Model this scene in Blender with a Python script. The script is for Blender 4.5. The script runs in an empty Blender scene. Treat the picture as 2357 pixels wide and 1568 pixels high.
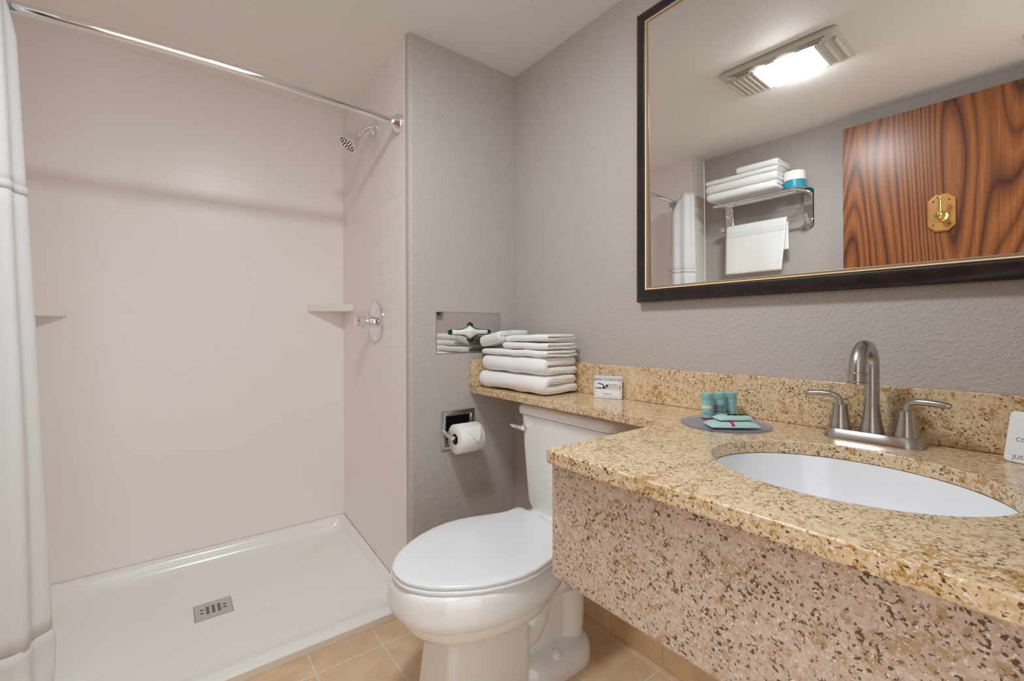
import bpy, bmesh, math, random
from mathutils import Vector, Matrix, noise

# ------------------------------------------------------------------ scene, camera, light
SC = bpy.context.scene
COL = SC.collection
PI = math.pi

cam_d = bpy.data.cameras.new('camera')
cam = bpy.data.objects.new('camera', cam_d)
COL.objects.link(cam)
SC.camera = cam
YAW, PITCH, ROLL = 0.65509, -0.00618, -0.0016
CAM = Vector((1.5443, -1.2037, 1.0305))
_f = Vector((-math.cos(YAW), math.sin(YAW), 0))
F = Vector((_f.x * math.cos(PITCH), _f.y * math.cos(PITCH), math.sin(PITCH)))
R = Vector((_f.y, -_f.x, 0))
U = R.cross(F)
c_, s_ = math.cos(ROLL), math.sin(ROLL)
R, U = c_ * R + s_ * U, -s_ * R + c_ * U
cam.matrix_world = Matrix(((R.x, U.x, -F.x, CAM.x), (R.y, U.y, -F.y, CAM.y), (R.z, U.z, -F.z, CAM.z), (0, 0, 0, 1)))
cam_d.sensor_width = 36
cam_d.lens = 1033.9 / 2357 * 36
cam_d.shift_y = -16.27 / 2357
cam_d.clip_start = 0.01

world = bpy.data.worlds.new('world')
SC.world = world
world.use_nodes = True
world.node_tree.nodes['Background'].inputs[0].default_value = (0.95, 0.98, 1.0, 1)
world.node_tree.nodes['Background'].inputs[1].default_value = 1.65      # added fill light from the background, entering by the unseen doorway
LENS_STRENGTH = 98.0

SC.view_settings.view_transform = 'Standard'
SC.view_settings.look = 'None'
SC.view_settings.exposure = 0.06
SC.view_settings.gamma = 1.0
SC.view_settings.use_curve_mapping = False
SC.cycles.max_bounces = 14
SC.cycles.diffuse_bounces = 10
SC.cycles.glossy_bounces = 6
SC.cycles.transmission_bounces = 8
SC.cycles.caustics_reflective = False

# ------------------------------------------------------------------ room numbers (metres)
H = 2.1305          # ceiling
W = 0.4945          # length of the grey stub wall
D = 0.7813          # depth of the shower alcove
YE = -1.666         # end wall of the shower
YF = -1.78          # wall opposite the mirror
XR = 1.62           # right wall with the doorway
CT = 0.8064         # counter top height

# ------------------------------------------------------------------ materials
def srgb(r, g, b):
    return tuple(((v / 255) / 12.92 if v / 255 <= 0.04045 else ((v / 255 + 0.055) / 1.055) ** 2.4) for v in (r, g, b)) + (1,)

def mat(name, col=(0.8, 0.8, 0.8, 1), rough=0.5, metal=0.0, spec=0.5, coat=0.0):
    m = bpy.data.materials.new(name)
    m.use_nodes = True
    b = m.node_tree.nodes['Principled BSDF']
    b.inputs['Base Color'].default_value = col
    b.inputs['Roughness'].default_value = rough
    b.inputs['Metallic'].default_value = metal
    b.inputs['Specular IOR Level'].default_value = spec
    b.inputs['Coat Weight'].default_value = coat
    b.inputs['Coat Roughness'].default_value = 0.08
    return m

def nodes(m):
    return m.node_tree.nodes, m.node_tree.links, m.node_tree.nodes['Principled BSDF']

def coords(m, scale=(1, 1, 1), loc=(0, 0, 0), rot=(0, 0, 0)):
    n, l, b = nodes(m)
    tc = n.new('ShaderNodeTexCoord'); mp = n.new('ShaderNodeMapping')
    mp.inputs['Scale'].default_value = scale
    mp.inputs['Location'].default_value = loc
    mp.inputs['Rotation'].default_value = rot
    l.new(tc.outputs['Object'], mp.inputs['Vector'])
    return mp.outputs['Vector']

def noise_node(m, vec, scale, detail=3, rough=0.5, dist=0.0):
    n, l, b = nodes(m)
    t = n.new('ShaderNodeTexNoise')
    t.inputs['Scale'].default_value = scale
    t.inputs['Detail'].default_value = detail
    t.inputs['Roughness'].default_value = rough
    t.inputs['Distortion'].default_value = dist
    l.new(vec, t.inputs['Vector'])
    return t.outputs['Fac']

def ramp(m, fac, stops, interp='LINEAR'):
    n, l, b = nodes(m)
    r = n.new('ShaderNodeValToRGB')
    r.color_ramp.interpolation = interp
    el = r.color_ramp.elements
    while len(el) < len(stops): el.new(0.5)
    for e, (p, c) in zip(el, stops):
        e.position = p; e.color = c
    l.new(fac, r.inputs['Fac'])
    return r.outputs['Color']

def mix(m, fac, a, b_, mode='MIX'):
    n, l, b = nodes(m)
    x = n.new('ShaderNodeMix'); x.data_type = 'RGBA'; x.blend_type = mode
    for sock, v in ((x.inputs[0], fac), (x.inputs[6], a), (x.inputs[7], b_)):
        if isinstance(v, (float, int)): sock.default_value = v
        elif isinstance(v, tuple): sock.default_value = v
        else: l.new(v, sock)
    return x.outputs[2]

def bump(m, height, strength=0.3, dist=0.002, normal=None):
    n, l, b = nodes(m)
    x = n.new('ShaderNodeBump')
    x.inputs['Strength'].default_value = strength
    x.inputs['Distance'].default_value = dist
    l.new(height, x.inputs['Height'])
    if normal is not None: l.new(normal, x.inputs['Normal'])
    l.new(x.outputs['Normal'], b.inputs['Normal'])
    return x.outputs['Normal']

def base(m, col):
    n, l, b = nodes(m)
    l.new(col, b.inputs['Base Color'])

BW = (0, 0, 0, 1), (1, 1, 1, 1)

# painted, orange-peel textured walls
def painted(name, col, strength=0.5, scale=135):
    m = mat(name, col, 0.6, spec=0.3)
    v = coords(m)
    a = noise_node(m, v, scale, 1, 0.5, 0.5)
    h = ramp(m, a, [(0.50, BW[0]), (0.66, BW[1])])
    bump(m, h, strength, 0.0022)
    return m
M_WALL = painted('grey_paint', srgb(189, 181, 177), 0.4)
M_CEIL = painted('ceiling_paint', srgb(240, 236, 231), 0.06, 60)
M_TRIMW = mat('white_trim', srgb(222, 217, 208), 0.6, spec=0.3)
M_DOORTRIM = mat('frame_paint', srgb(205, 198, 190), 0.4)

# moulded shower surround with shallow running-bond tile lines
def surround(name, axis, tile_w=0.296, strength=0.45):
    m = mat(name, srgb(238, 230, 227), 0.32, spec=0.35)
    n, l, b = nodes(m)
    tc = n.new('ShaderNodeTexCoord'); sep = n.new('ShaderNodeSeparateXYZ'); cmb = n.new('ShaderNodeCombineXYZ')
    l.new(tc.outputs['Object'], sep.inputs[0])
    l.new(sep.outputs[axis], cmb.inputs[0]); l.new(sep.outputs[2], cmb.inputs[1])
    mp = n.new('ShaderNodeMapping'); mp.inputs['Location'].default_value = (0.125, -0.0755, 0)
    l.new(cmb.outputs[0], mp.inputs[0])
    br = n.new('ShaderNodeTexBrick')
    br.offset = 0.5
    br.inputs['Scale'].default_value = 1
    br.inputs['Brick Width'].default_value = tile_w
    br.inputs['Row Height'].default_value = 0.1482
    br.inputs['Mortar Size'].default_value = 0.002
    br.inputs['Mortar Smooth'].default_value = 0.6
    l.new(mp.outputs[0], br.inputs['Vector'])
    inv = n.new('ShaderNodeMath'); inv.operation = 'SUBTRACT'; inv.inputs[0].default_value = 1
    l.new(br.outputs['Fac'], inv.inputs[1])
    bump(m, inv.outputs[0], strength, 0.0018)
    return m
M_SUR_Y = surround('surround_back', 1, 20.0, 0.25)
M_SUR_X = surround('surround_side', 0)
M_ACRYL = mat('white_acrylic', srgb(236, 236, 231), 0.18, coat=0.3)
M_SHELFW = mat('shelf_white', srgb(233, 228, 220), 0.3)

# terracotta-beige floor tile
def floor_tile():
    m = mat('floor_tile', rough=0.32)
    n, l, b = nodes(m)
    v = coords(m, loc=(-0.122, 0.030, 0))
    br = n.new('ShaderNodeTexBrick')
    br.offset = 0.0; br.squash = 1.0
    for k, val in (('Scale', 1), ('Brick Width', 0.206), ('Row Height', 0.206), ('Mortar Size', 0.0042), ('Mortar Smooth', 0.25), ('Bias', 0.0)):
        br.inputs[k].default_value = val
    br.inputs['Color1'].default_value = srgb(226, 198, 164)
    br.inputs['Color2'].default_value = srgb(219, 190, 156)
    br.inputs['Mortar'].default_value = srgb(224, 213, 190)
    l.new(v, br.inputs['Vector'])
    a = noise_node(m, coords(m), 14, 5, 0.6)
    var = ramp(m, a, [(0.3, (0.86, 0.84, 0.82, 1)), (0.7, (1.06, 1.05, 1.04, 1))])
    base(m, mix(m, 1.0, br.outputs['Color'], var, 'MULTIPLY'))
    inv = n.new('ShaderNodeMath'); inv.operation = 'SUBTRACT'; inv.inputs[0].default_value = 1
    l.new(br.outputs['Fac'], inv.inputs[1])
    bump(m, inv.outputs[0], 0.6, 0.002)
    return m
M_TILE = floor_tile()
M_BASETILE = mat('base_tile', rough=0.3)
_a = noise_node(M_BASETILE, coords(M_BASETILE), 16, 4)
base(M_BASETILE, ramp(M_BASETILE, _a, [(0.3, srgb(206, 172, 132)), (0.7, srgb(222, 190, 150))]))
M_GROUT = mat('grout', srgb(204, 184, 152), 0.8)

# speckled granite
def granite(name, light, mid, gold, dark, rough, dark_amt=0.56, gold_lo=0.52, fleck=210):
    m = mat(name, rough=rough, spec=0.5)
    v = coords(m)
    n1 = noise_node(m, v, 130, 4, 0.65, 0.2)
    col = ramp(m, n1, [(0.36, mid), (0.58, light)])
    n2 = noise_node(m, v, 85, 5, 0.7, 0.4)
    n2b = noise_node(m, coords(m, loc=(4.4, 0.3, 8.8)), 9, 2, 0.5)
    g = mix(m, 0.22, n2, n2b)
    col = mix(m, ramp(m, g, [(gold_lo, BW[0]), (gold_lo + 0.07, BW[1])]), col, gold)
    n3 = noise_node(m, coords(m, loc=(3.1, 1.7, 0.4)), fleck, 2, 0.5, 0.35)
    n4 = noise_node(m, coords(m, loc=(7.1, 2.7, 1.4)), 26, 3, 0.6)
    cl = ramp(m, n4, [(0.34, (0.90, 0.90, 0.90, 1)), (0.66, (1.07, 1.07, 1.07, 1))])
    d = mix(m, 1.0, n3, cl, 'MULTIPLY')
    col = mix(m, ramp(m, d, [(dark_amt, BW[0]), (dark_amt + 0.075, BW[1])]), col, dark)
    n5 = noise_node(m, coords(m, loc=(1.1, 9.7, 4.4)), 230, 2, 0.5)
    col = mix(m, ramp(m, n5, [(0.60, BW[0]), (0.70, BW[1])]), col, srgb(240, 228, 206))
    base(m, col)
    return m
M_GRAN = granite('tan_granite', srgb(229, 206, 172), srgb(209, 178, 136), srgb(184, 142, 82), srgb(104, 78, 50), 0.16, 0.575, 0.52)
M_APRON = granite('rose_granite', srgb(216, 196, 180), srgb(196, 172, 156), srgb(184, 154, 118), srgb(104, 84, 70), 0.3, 0.572, 0.53, 200)

M_CHROME = mat('chrome', (0.86, 0.86, 0.87, 1), 0.06, 1.0)
M_CHROME_S = mat('satin_chrome', (0.62, 0.62, 0.62, 1), 0.22, 1.0)
M_PLATE = mat('polished_steel', (0.74, 0.73, 0.71, 1), 0.05, 1.0)
M_GAPDARK = mat('gap_dark', (0.25, 0.24, 0.23, 1), 0.4, 0.8)
M_NICKEL = mat('brushed_nickel', (0.50, 0.475, 0.44, 1), 0.27, 1.0)
_v = noise_node(M_NICKEL, coords(M_NICKEL, (1, 1, 0.04)), 900, 2)
bump(M_NICKEL, _v, 0.06, 0.0004)
M_BRASS = mat('polished_brass', (0.80, 0.62, 0.27, 1), 0.15, 1.0)
M_PORC = mat('porcelain', srgb(240, 240, 238), 0.09, coat=0.5)
M_SINK = mat('sink_porcelain', srgb(238, 241, 245), 0.12, coat=0.3)
M_PLASTW = mat('white_plastic', srgb(236, 238, 240), 0.22)
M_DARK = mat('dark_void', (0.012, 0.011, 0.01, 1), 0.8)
M_RUBBER = mat('nozzle_rubber', (0.03, 0.035, 0.03, 1), 0.6)
M_MIRROR = mat('mirror_silver', (0.90, 0.90, 0.88, 1), 0.0, 1.0)

def frame_wood():
    m = mat('espresso_frame', rough=0.28)
    a = noise_node(m, coords(m, (3, 3, 3)), 9, 4, 0.6)
    base(m, ramp(m, a, [(0.4, srgb(24, 20, 20)), (0.66, srgb(46, 32, 30))]))
    return m
M_FRAME = frame_wood()
M_GOLD = mat('antique_gold', srgb(168, 144, 112), 0.42, 0.35)

def terry(name, col, scale=420, s=0.55):
    m = mat(name, col, 0.95, spec=0.1)
    b = m.node_tree.nodes['Principled BSDF']
    b.inputs['Sheen Weight'].default_value = 0.25
    a = noise_node(m, coords(m), scale, 2, 0.6)
    bump(m, a, s, 0.0025)
    return m
M_TERRY = terry('white_terry', srgb(243, 242, 240))
M_BAND = mat('flat_woven_band', srgb(236, 236, 234), 0.9, spec=0.1)
_w = M_BAND.node_tree.nodes.new('ShaderNodeTexWave'); _w.bands_direction = 'Z'; _w.inputs['Scale'].default_value = 34
M_BAND.node_tree.links.new(coords(M_BAND), _w.inputs['Vector'])
bump(M_BAND, _w.outputs['Fac'], 0.6, 0.002)
M_PAPER = mat('tissue_paper', srgb(240, 239, 236), 0.95, spec=0.1)
bump(M_PAPER, noise_node(M_PAPER, coords(M_PAPER), 300, 2), 0.2, 0.001)
M_CARD_TUBE = mat('cardboard', srgb(96, 70, 48), 0.9)
M_CARD = mat('card_white', srgb(238, 240, 244), 0.35)
M_INK = mat('ink_black', srgb(24, 24, 28), 0.6)
M_INKB = mat('ink_blue_grey', srgb(116, 122, 150), 0.6)
M_TEAL = mat('pale_teal', srgb(150, 200, 194), 0.4)
M_TEALC = mat('teal_cap', srgb(142, 196, 194), 0.3)
M_MINT = mat('mint_film', srgb(178, 212, 205), 0.28)
M_PINK = mat('magenta_print', srgb(205, 20, 95), 0.35)
M_PINKD = mat('plum_print', srgb(120, 50, 80), 0.4)
M_GREYP = mat('grey_print', srgb(120, 140, 146), 0.45)
M_CREAM = mat('cream_label', srgb(232, 230, 200), 0.5)
M_GREEN = mat('deep_green', srgb(16, 92, 74), 0.4)
M_TURQ = mat('turquoise_wrap', srgb(40, 150, 172), 0.35)
M_VENTW = mat('vent_plastic', srgb(214, 210, 200), 0.4)
M_OAK = mat('oak_plaque', srgb(186, 132, 68), 0.35)

def curtain_mat():
    m = mat('white_curtain', srgb(247, 247, 247), 0.6, spec=0.2)
    b = m.node_tree.nodes['Principled BSDF']
    b.inputs['Subsurface Weight'].default_value = 0.0
    n, l, _ = nodes(m)
    tr = n.new('ShaderNodeBsdfTranslucent'); tr.inputs[0].default_value = srgb(235, 232, 230)
    mx = n.new('ShaderNodeMixShader'); mx.inputs[0].default_value = 0.3
    out = n['Material Output']
    l.new(b.outputs[0], mx.inputs[1]); l.new(tr.outputs[0], mx.inputs[2]); l.new(mx.outputs[0], out.inputs[0])
    return m
M_CURT = curtain_mat()

def clear_plastic(name, col, a):
    m = bpy.data.materials.new(name); m.use_nodes = True
    n, l = m.node_tree.nodes, m.node_tree.links
    p = n['Principled BSDF']
    p.inputs['Base Color'].default_value = col
    p.inputs['Roughness'].default_value = 0.12
    t = n.new('ShaderNodeBsdfTransparent')
    t.inputs[0].default_value = (0.85, 0.88, 0.96, 1)
    mx = n.new('ShaderNodeMixShader'); mx.inputs[0].default_value = a
    l.new(t.outputs[0], mx.inputs[1]); l.new(p.outputs[0], mx.inputs[2])
    l.new(mx.outputs[0], n['Material Output'].inputs[0])
    return m
M_TRAY = clear_plastic('smoky_acrylic', srgb(190, 192, 210), 0.36)

def rosewood():
    m = mat('rosewood_laminate', rough=0.33, spec=0.4)
    n, l, b = nodes(m)
    v = coords(m, (1, 1, 0.17), (0.4, 0, 0.1))
    f1 = noise_node(m, v, 2.7, 1, 0.35, 0.1)
    mul = n.new('ShaderNodeMath'); mul.operation = 'MULTIPLY'; mul.inputs[1].default_value = 19
    l.new(f1, mul.inputs[0])
    sx = n.new('ShaderNodeSeparateXYZ'); tc = n.new('ShaderNodeTexCoord'); l.new(tc.outputs['Object'], sx.inputs[0])
    ax = n.new('ShaderNodeMath'); ax.operation = 'MULTIPLY'; ax.inputs[1].default_value = 4
    l.new(sx.outputs[0], ax.inputs[0])
    add = n.new('ShaderNodeMath'); add.operation = 'ADD'; l.new(mul.outputs[0], add.inputs[0]); l.new(ax.outputs[0], add.inputs[1])
    fr = n.new('ShaderNodeMath'); fr.operation = 'PINGPONG'; fr.inputs[1].default_value = 0.5
    l.new(add.outputs[0], fr.inputs[0])
    dbl = n.new('ShaderNodeMath'); dbl.operation = 'MULTIPLY'; dbl.inputs[1].default_value = 2; l.new(fr.outputs[0], dbl.inputs[0])
    col = ramp(m, dbl.outputs[0], [(0.0, srgb(78, 45, 32)), (0.16, srgb(122, 73, 44)), (0.5, srgb(158, 98, 56)), (0.82, srgb(140, 84, 48)), (1.0, srgb(104, 60, 38))])
    fine = noise_node(m, coords(m, (1, 1, 0.02)), 170, 3, 0.6)
    fc = ramp(m, fine, [(0.3, (0.74, 0.70, 0.68, 1)), (0.65, (1.1, 1.08, 1.05, 1))])
    base(m, mix(m, 1.0, col, fc, 'MULTIPLY'))
    return m
M_ROSE = rosewood()

M_LENS = bpy.data.materials.new('lit_diffuser'); M_LENS.use_nodes = True
_b = M_LENS.node_tree.nodes['Principled BSDF']
_b.inputs['Base Color'].default_value = (0.9, 0.9, 0.9, 1)
_b.inputs['Emission Color'].default_value = (0.90, 0.975, 1.02, 1)
_b.inputs['Emission Strength'].default_value = LENS_STRENGTH

# ------------------------------------------------------------------ object helpers
def obj(name, bm, material, parent=None, smooth=True, bevel=0.0, seg=2, subsurf=0, angle=35):
    bmesh.ops.recalc_face_normals(bm, faces=bm.faces[:])
    me = bpy.data.meshes.new(name)
    for f in bm.faces: f.smooth = smooth
    bm.to_mesh(me); bm.free()
    if isinstance(material, (list, tuple)):
        for x in material: me.materials.append(x)
    else:
        me.materials.append(material)
    if smooth:
        me.set_sharp_from_angle(angle=math.radians(angle))
    o = bpy.data.objects.new(name, me)
    COL.objects.link(o)
    if parent is not None:
        o.parent = parent
        o.matrix_parent_inverse = parent.matrix_basis.inverted()
    if bevel:
        b = o.modifiers.new('bevel', 'BEVEL'); b.width = bevel; b.segments = seg; b.limit_method = 'ANGLE'; b.angle_limit = math.radians(40)
        b.harden_normals = True
    if subsurf:
        s = o.modifiers.new('subsurf', 'SUBSURF'); s.levels = subsurf; s.render_levels = subsurf
    return o

def thing(name, label, cat, loc=(0, 0, 0), group=None):
    o = bpy.data.objects.new(name, None)
    COL.objects.link(o)
    o.location = loc
    o.empty_display_size = 0.05
    o['label'] = label; o['category'] = cat
    if group: o['group'] = group
    bpy.context.view_layer.update()
    return o

def tag(o, label, cat, group=None):
    o['label'] = label; o['category'] = cat
    if group: o['group'] = group
    return o

def struct(o, label=None, cat=None):
    o['kind'] = 'structure'
    if label: o['label'] = label
    if cat: o['category'] = cat
    return o

def NB(): return bmesh.new()

def add_box(bm, a, b, M=None):
    x0, y0, z0 = a; x1, y1, z1 = b
    vs = [Vector(p) for p in ((x0, y0, z0), (x1, y0, z0), (x1, y1, z0), (x0, y1, z0), (x0, y0, z1), (x1, y0, z1), (x1, y1, z1), (x0, y1, z1))]
    if M is not None: vs = [M @ v for v in vs]
    v = [bm.verts.new(p) for p in vs]
    for q in ((0, 3, 2, 1), (4, 5, 6, 7), (0, 1, 5, 4), (1, 2, 6, 5), (2, 3, 7, 6), (3, 0, 4, 7)):
        bm.faces.new([v[i] for i in q])
    return bm

def box(a, b, M=None): return add_box(NB(), a, b, M)

def loft(bm, rings, closed=True, cap0=True, cap1=True):
    """rings: lists of points, same length; quads between neighbours"""
    vr = [[bm.verts.new(p) for p in r] for r in rings]
    n = len(vr[0])
    for a, b in zip(vr, vr[1:]):
        for i in range(n if closed else n - 1):
            j = (i + 1) % n
            bm.faces.new((a[i], a[j], b[j], b[i]))
    if closed and cap0: bm.faces.new(vr[0][::-1])
    if closed and cap1: bm.faces.new(vr[-1])
    return vr

def basis(axis):
    w = Vector(axis).normalized()
    t = Vector((0, 0, 1)) if abs(w.z) < 0.9 else Vector((1, 0, 0))
    u = t.cross(w).normalized()
    return u, w.cross(u), w

def add_lathe(bm, prof, origin=(0, 0, 0), axis=(0, 0, 1), n=32, cap0=True, cap1=True):
    """prof: (radius, height along axis)"""
    u, v, w = basis(axis)
    o = Vector(origin)
    rings = [[o + w * h + (u * math.cos(2 * PI * k / n) + v * math.sin(2 * PI * k / n)) * max(r, 1e-5) for k in range(n)] for r, h in prof]
    loft(bm, rings, True, cap0, cap1)
    return bm

def lathe(*a, **k): return add_lathe(NB(), *a, **k)

def add_tube(bm, pts, rad, n=14, sx=1.0, cap=True, up=None):
    """tube along pts; rad number or list; sx squashes the second cross axis"""
    pts = [Vector(p) for p in pts]
    rads = rad if isinstance(rad, (list, tuple)) else [rad] * len(pts)
    t0 = (pts[1] - pts[0]).normalized()
    u = (Vector(up) if up else basis(t0)[0])
    rings = []
    for i, p in enumerate(pts):
        t = (pts[min(i + 1, len(pts) - 1)] - pts[max(i - 1, 0)]).normalized()
        u = (u - t * u.dot(t)).normalized()
        v = t.cross(u)
        rings.append([p + (u * math.cos(2 * PI * k / n) + v * math.sin(2 * PI * k / n) * sx) * rads[i] for k in range(n)])
    loft(bm, rings, True, cap, cap)
    return bm

def tube(*a, **k): return add_tube(NB(), *a, **k)

def spline(ctrl, per=6):
    """Catmull-Rom through ctrl"""
    P = [Vector(p) for p in ctrl]
    P = [2 * P[0] - P[1]] + P + [2 * P[-1] - P[-2]]
    out = []
    for i in range(1, len(P) - 2):
        for k in range(per):
            t = k / per
            a, b, c, d = P[i - 1], P[i], P[i + 1], P[i + 2]
            out.append(0.5 * ((2 * b) + (c - a) * t + (2 * a - 5 * b + 4 * c - d) * t * t + (3 * b - a - 3 * c + d) * t ** 3))
    out.append(P[-2])
    return out

def rrect(x0, x1, y0, y1, r, z, n=5):
    out = []
    for cx, cy, a0 in ((x1 - r, y1 - r, 0), (x0 + r, y1 - r, PI / 2), (x0 + r, y0 + r, PI), (x1 - r, y0 + r, 1.5 * PI)):
        for k in range(n + 1):
            a = a0 + PI / 2 * k / n
            out.append(Vector((cx + r * math.cos(a), cy + r * math.sin(a), z)))
    return out

def add_prism(bm, loop, d):
    """closed planar loop of points extruded by vector d"""
    d = Vector(d)
    loft(bm, [[Vector(p) for p in loop], [Vector(p) + d for p in loop]])
    return bm

def grid_holes(bm, xs, ys, holes, to3, depth=None):
    """flat panel on a grid with rectangular holes; to3(x, y, d) maps to space; depth adds the hole reveals"""
    vt = {}
    def V(i, j, d=0):
        if (i, j, d) not in vt: vt[(i, j, d)] = bm.verts.new(to3(xs[i], ys[j], d))
        return vt[(i, j, d)]
    def hole(i, j):
        if not (0 <= i < len(xs) - 1 and 0 <= j < len(ys) - 1): return None
        cx, cy = (xs[i] + xs[i + 1]) / 2, (ys[j] + ys[j + 1]) / 2
        return any(a < cx < b and c < cy < d for a, b, c, d in holes)
    for i in range(len(xs) - 1):
        for j in range(len(ys) - 1):
            if hole(i, j): continue
            bm.faces.new((V(i, j), V(i + 1, j), V(i + 1, j + 1), V(i, j + 1)))
            if depth:
                for (di, dj, a, b) in ((1, 0, (i + 1, j), (i + 1, j + 1)), (-1, 0, (i, j + 1), (i, j)), (0, 1, (i + 1, j + 1), (i, j + 1)), (0, -1, (i, j), (i + 1, j))):
                    if hole(i + di, j + dj):
                        bm.faces.new((V(*a), V(*b), V(*b, depth), V(*a, depth)))
    return bm

def text_mesh(body, size, M, align='CENTER', bold=0.0):
    cu = bpy.data.curves.new('lettering', 'FONT')
    cu.body = body; cu.size = size; cu.align_x = align; cu.align_y = 'CENTER'; cu.extrude = 0.00005; cu.offset = bold
    t = bpy.data.objects.new('lettering', cu)
    COL.objects.link(t)
    bpy.context.view_layer.update()
    dg = bpy.context.evaluated_depsgraph_get()
    me = bpy.data.meshes.new_from_object(t.evaluated_get(dg))
    bm = bmesh.new(); bm.from_mesh(me)
    bm.transform(M)
    bpy.data.objects.remove(t); bpy.data.curves.remove(cu); bpy.data.meshes.remove(me)
    return bm

def join(*bms):
    out = NB()
    for b in bms:
        me = bpy.data.meshes.new('tmp'); b.to_mesh(me); out.from_mesh(me); bpy.data.meshes.remove(me); b.free()
    return out

def frame_at(o, x, y):
    """matrix with the given origin and x / y directions"""
    x = Vector(x).normalized(); y = Vector(y); y = (y - x * y.dot(x)).normalized(); z = x.cross(y)
    return Matrix(((x.x, y.x, z.x, o[0]), (x.y, y.y, z.y, o[1]), (x.z, y.z, z.z, o[2]), (0, 0, 0, 1)))

# ------------------------------------------------------------------ the room
T = 0.1
struct(obj('floor', box((0.0, YF - T, -T), (XR + 0.9, T, 0.0)), M_TILE, smooth=False))
struct(obj('ceiling', box((-D - T, YF - T, H), (XR + T, T, H + T)), M_CEIL, smooth=False))
struct(obj('wall_back', box((0.0, 0.0, 0.0), (XR + T, T, H)), M_WALL, smooth=False))
struct(obj('wall_front', box((0.0, YF - T, 0.0), (XR + T, YF, H)), M_WALL, smooth=False))
# right wall: pier, header over the unseen doorway, widened for more fill light
bm = box((XR, -0.70, 0), (XR + T, 0.0, H)); add_box(bm, (XR, YF, 2.06), (XR + T, -0.70, H)); add_box(bm, (XR, YF, 0), (XR + T, -1.70, 2.06))
struct(obj('wall_right', bm, M_WALL, smooth=False))
# grey stub wall with the two recesses, its outer corner rounded
TP = (-0.342, -0.234, 0.588, 0.696)          # paper recess (y0,y1,z0,z1)
TS = (-0.345, -0.120, 0.970, 1.078)          # tissue recess
bm = NB()
ys = sorted({-W + 0.014, 0.0, TP[0], TP[1], TS[0], TS[1]}); zs = sorted({0.0, H, TP[2], TP[3], TS[2], TS[3]})
grid_holes(bm, ys, zs, [TP, TS], lambda a, b, d: (-d, a, b), 0.075)
arc = [(-0.014 + 0.014 * math.cos(k * PI / 12), -W + 0.014 - 0.014 * math.sin(k * PI / 12)) for k in range(7)] + [(-0.03, -W), (-0.03, -W + 0.02)]
loft(bm, [[(x, y, 0) for x, y in arc], [(x, y, H) for x, y in arc]], closed=False)
for hy in (TP, TS):
    v = [bm.verts.new((-0.075, a, b)) for a, b in ((hy[0], hy[2]), (hy[1], hy[2]), (hy[1], hy[3]), (hy[0], hy[3]))]; bm.faces.new(v)
struct(obj('wall_left', bm, M_WALL, smooth=True))
# shower alcove
struct(obj('wall_shower_right', box((-D, -W, 0.0), (-0.03, -W + 0.02, H)), M_SUR_X, smooth=False))
struct(obj('wall_shower_back', box((-D - T, YE - T, 0.0), (-D, -W + 0.02, H)), M_SUR_Y, smooth=False))
struct(obj('wall_shower_left', box((-D, YE - T, 0.0), (-0.02, YE, H)), M_SUR_X, smooth=False))
struct(obj('trim_1', box((-0.02, YE - T - 0.014, 0.0), (0.0, YE, H)), M_TRIMW, smooth=False, bevel=0.003))
# tiled skirting along the mirror wall
bm = NB()
xs = [0.01] + [0.122 + 0.206 * k for k in range(0, 8)]
for a, b in zip(xs, xs[1:]):
    add_box(bm, (a + 0.0015, -0.010, 0.0), (min(b, XR) - 0.0015, 0.0, 0.098))
o = struct(obj('baseboard_back', bm, M_BASETILE, smooth=False, bevel=0.003))
struct(obj('trim_2', box((0.004, -0.007, 0.0), (XR - 0.002, -0.001, 0.0955)), M_GROUT, smooth=False))
# door casing
bm = box((XR - 0.012, -0.708, 0), (XR + T + 0.012, -0.645, 2.11)); add_box(bm, (XR - 0.0115, -1.694, 2.05), (XR + T + 0.0115, -0.708, 2.109)); add_box(bm, (XR - 0.012, -1.76, 0), (XR + T + 0.012, -1.694, 2.11))
struct(obj('trim_3', bm, M_DOORTRIM, smooth=False, bevel=0.004))

# the door, folded back against the wall opposite the mirror
DY = -1.69
door = obj('door_1', box((0.797, DY - 0.036, 0.012), (1.597, DY, 2.044)), M_ROSE, smooth=False, bevel=0.0015)
struct(door, 'open rosewood laminate door folded back along the wall, seen in the mirror', 'door')
for z in (0.25, 1.1, 1.85):
    bm = box((1.597, DY - 0.034, z - 0.045), (1.606, DY - 0.002, z + 0.045)); add_lathe(bm, [(0.006, -0.047), (0.006, 0.047)], (1.604, DY, z), n=10)
    obj('hinge', bm, M_CHROME_S, door)

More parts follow.
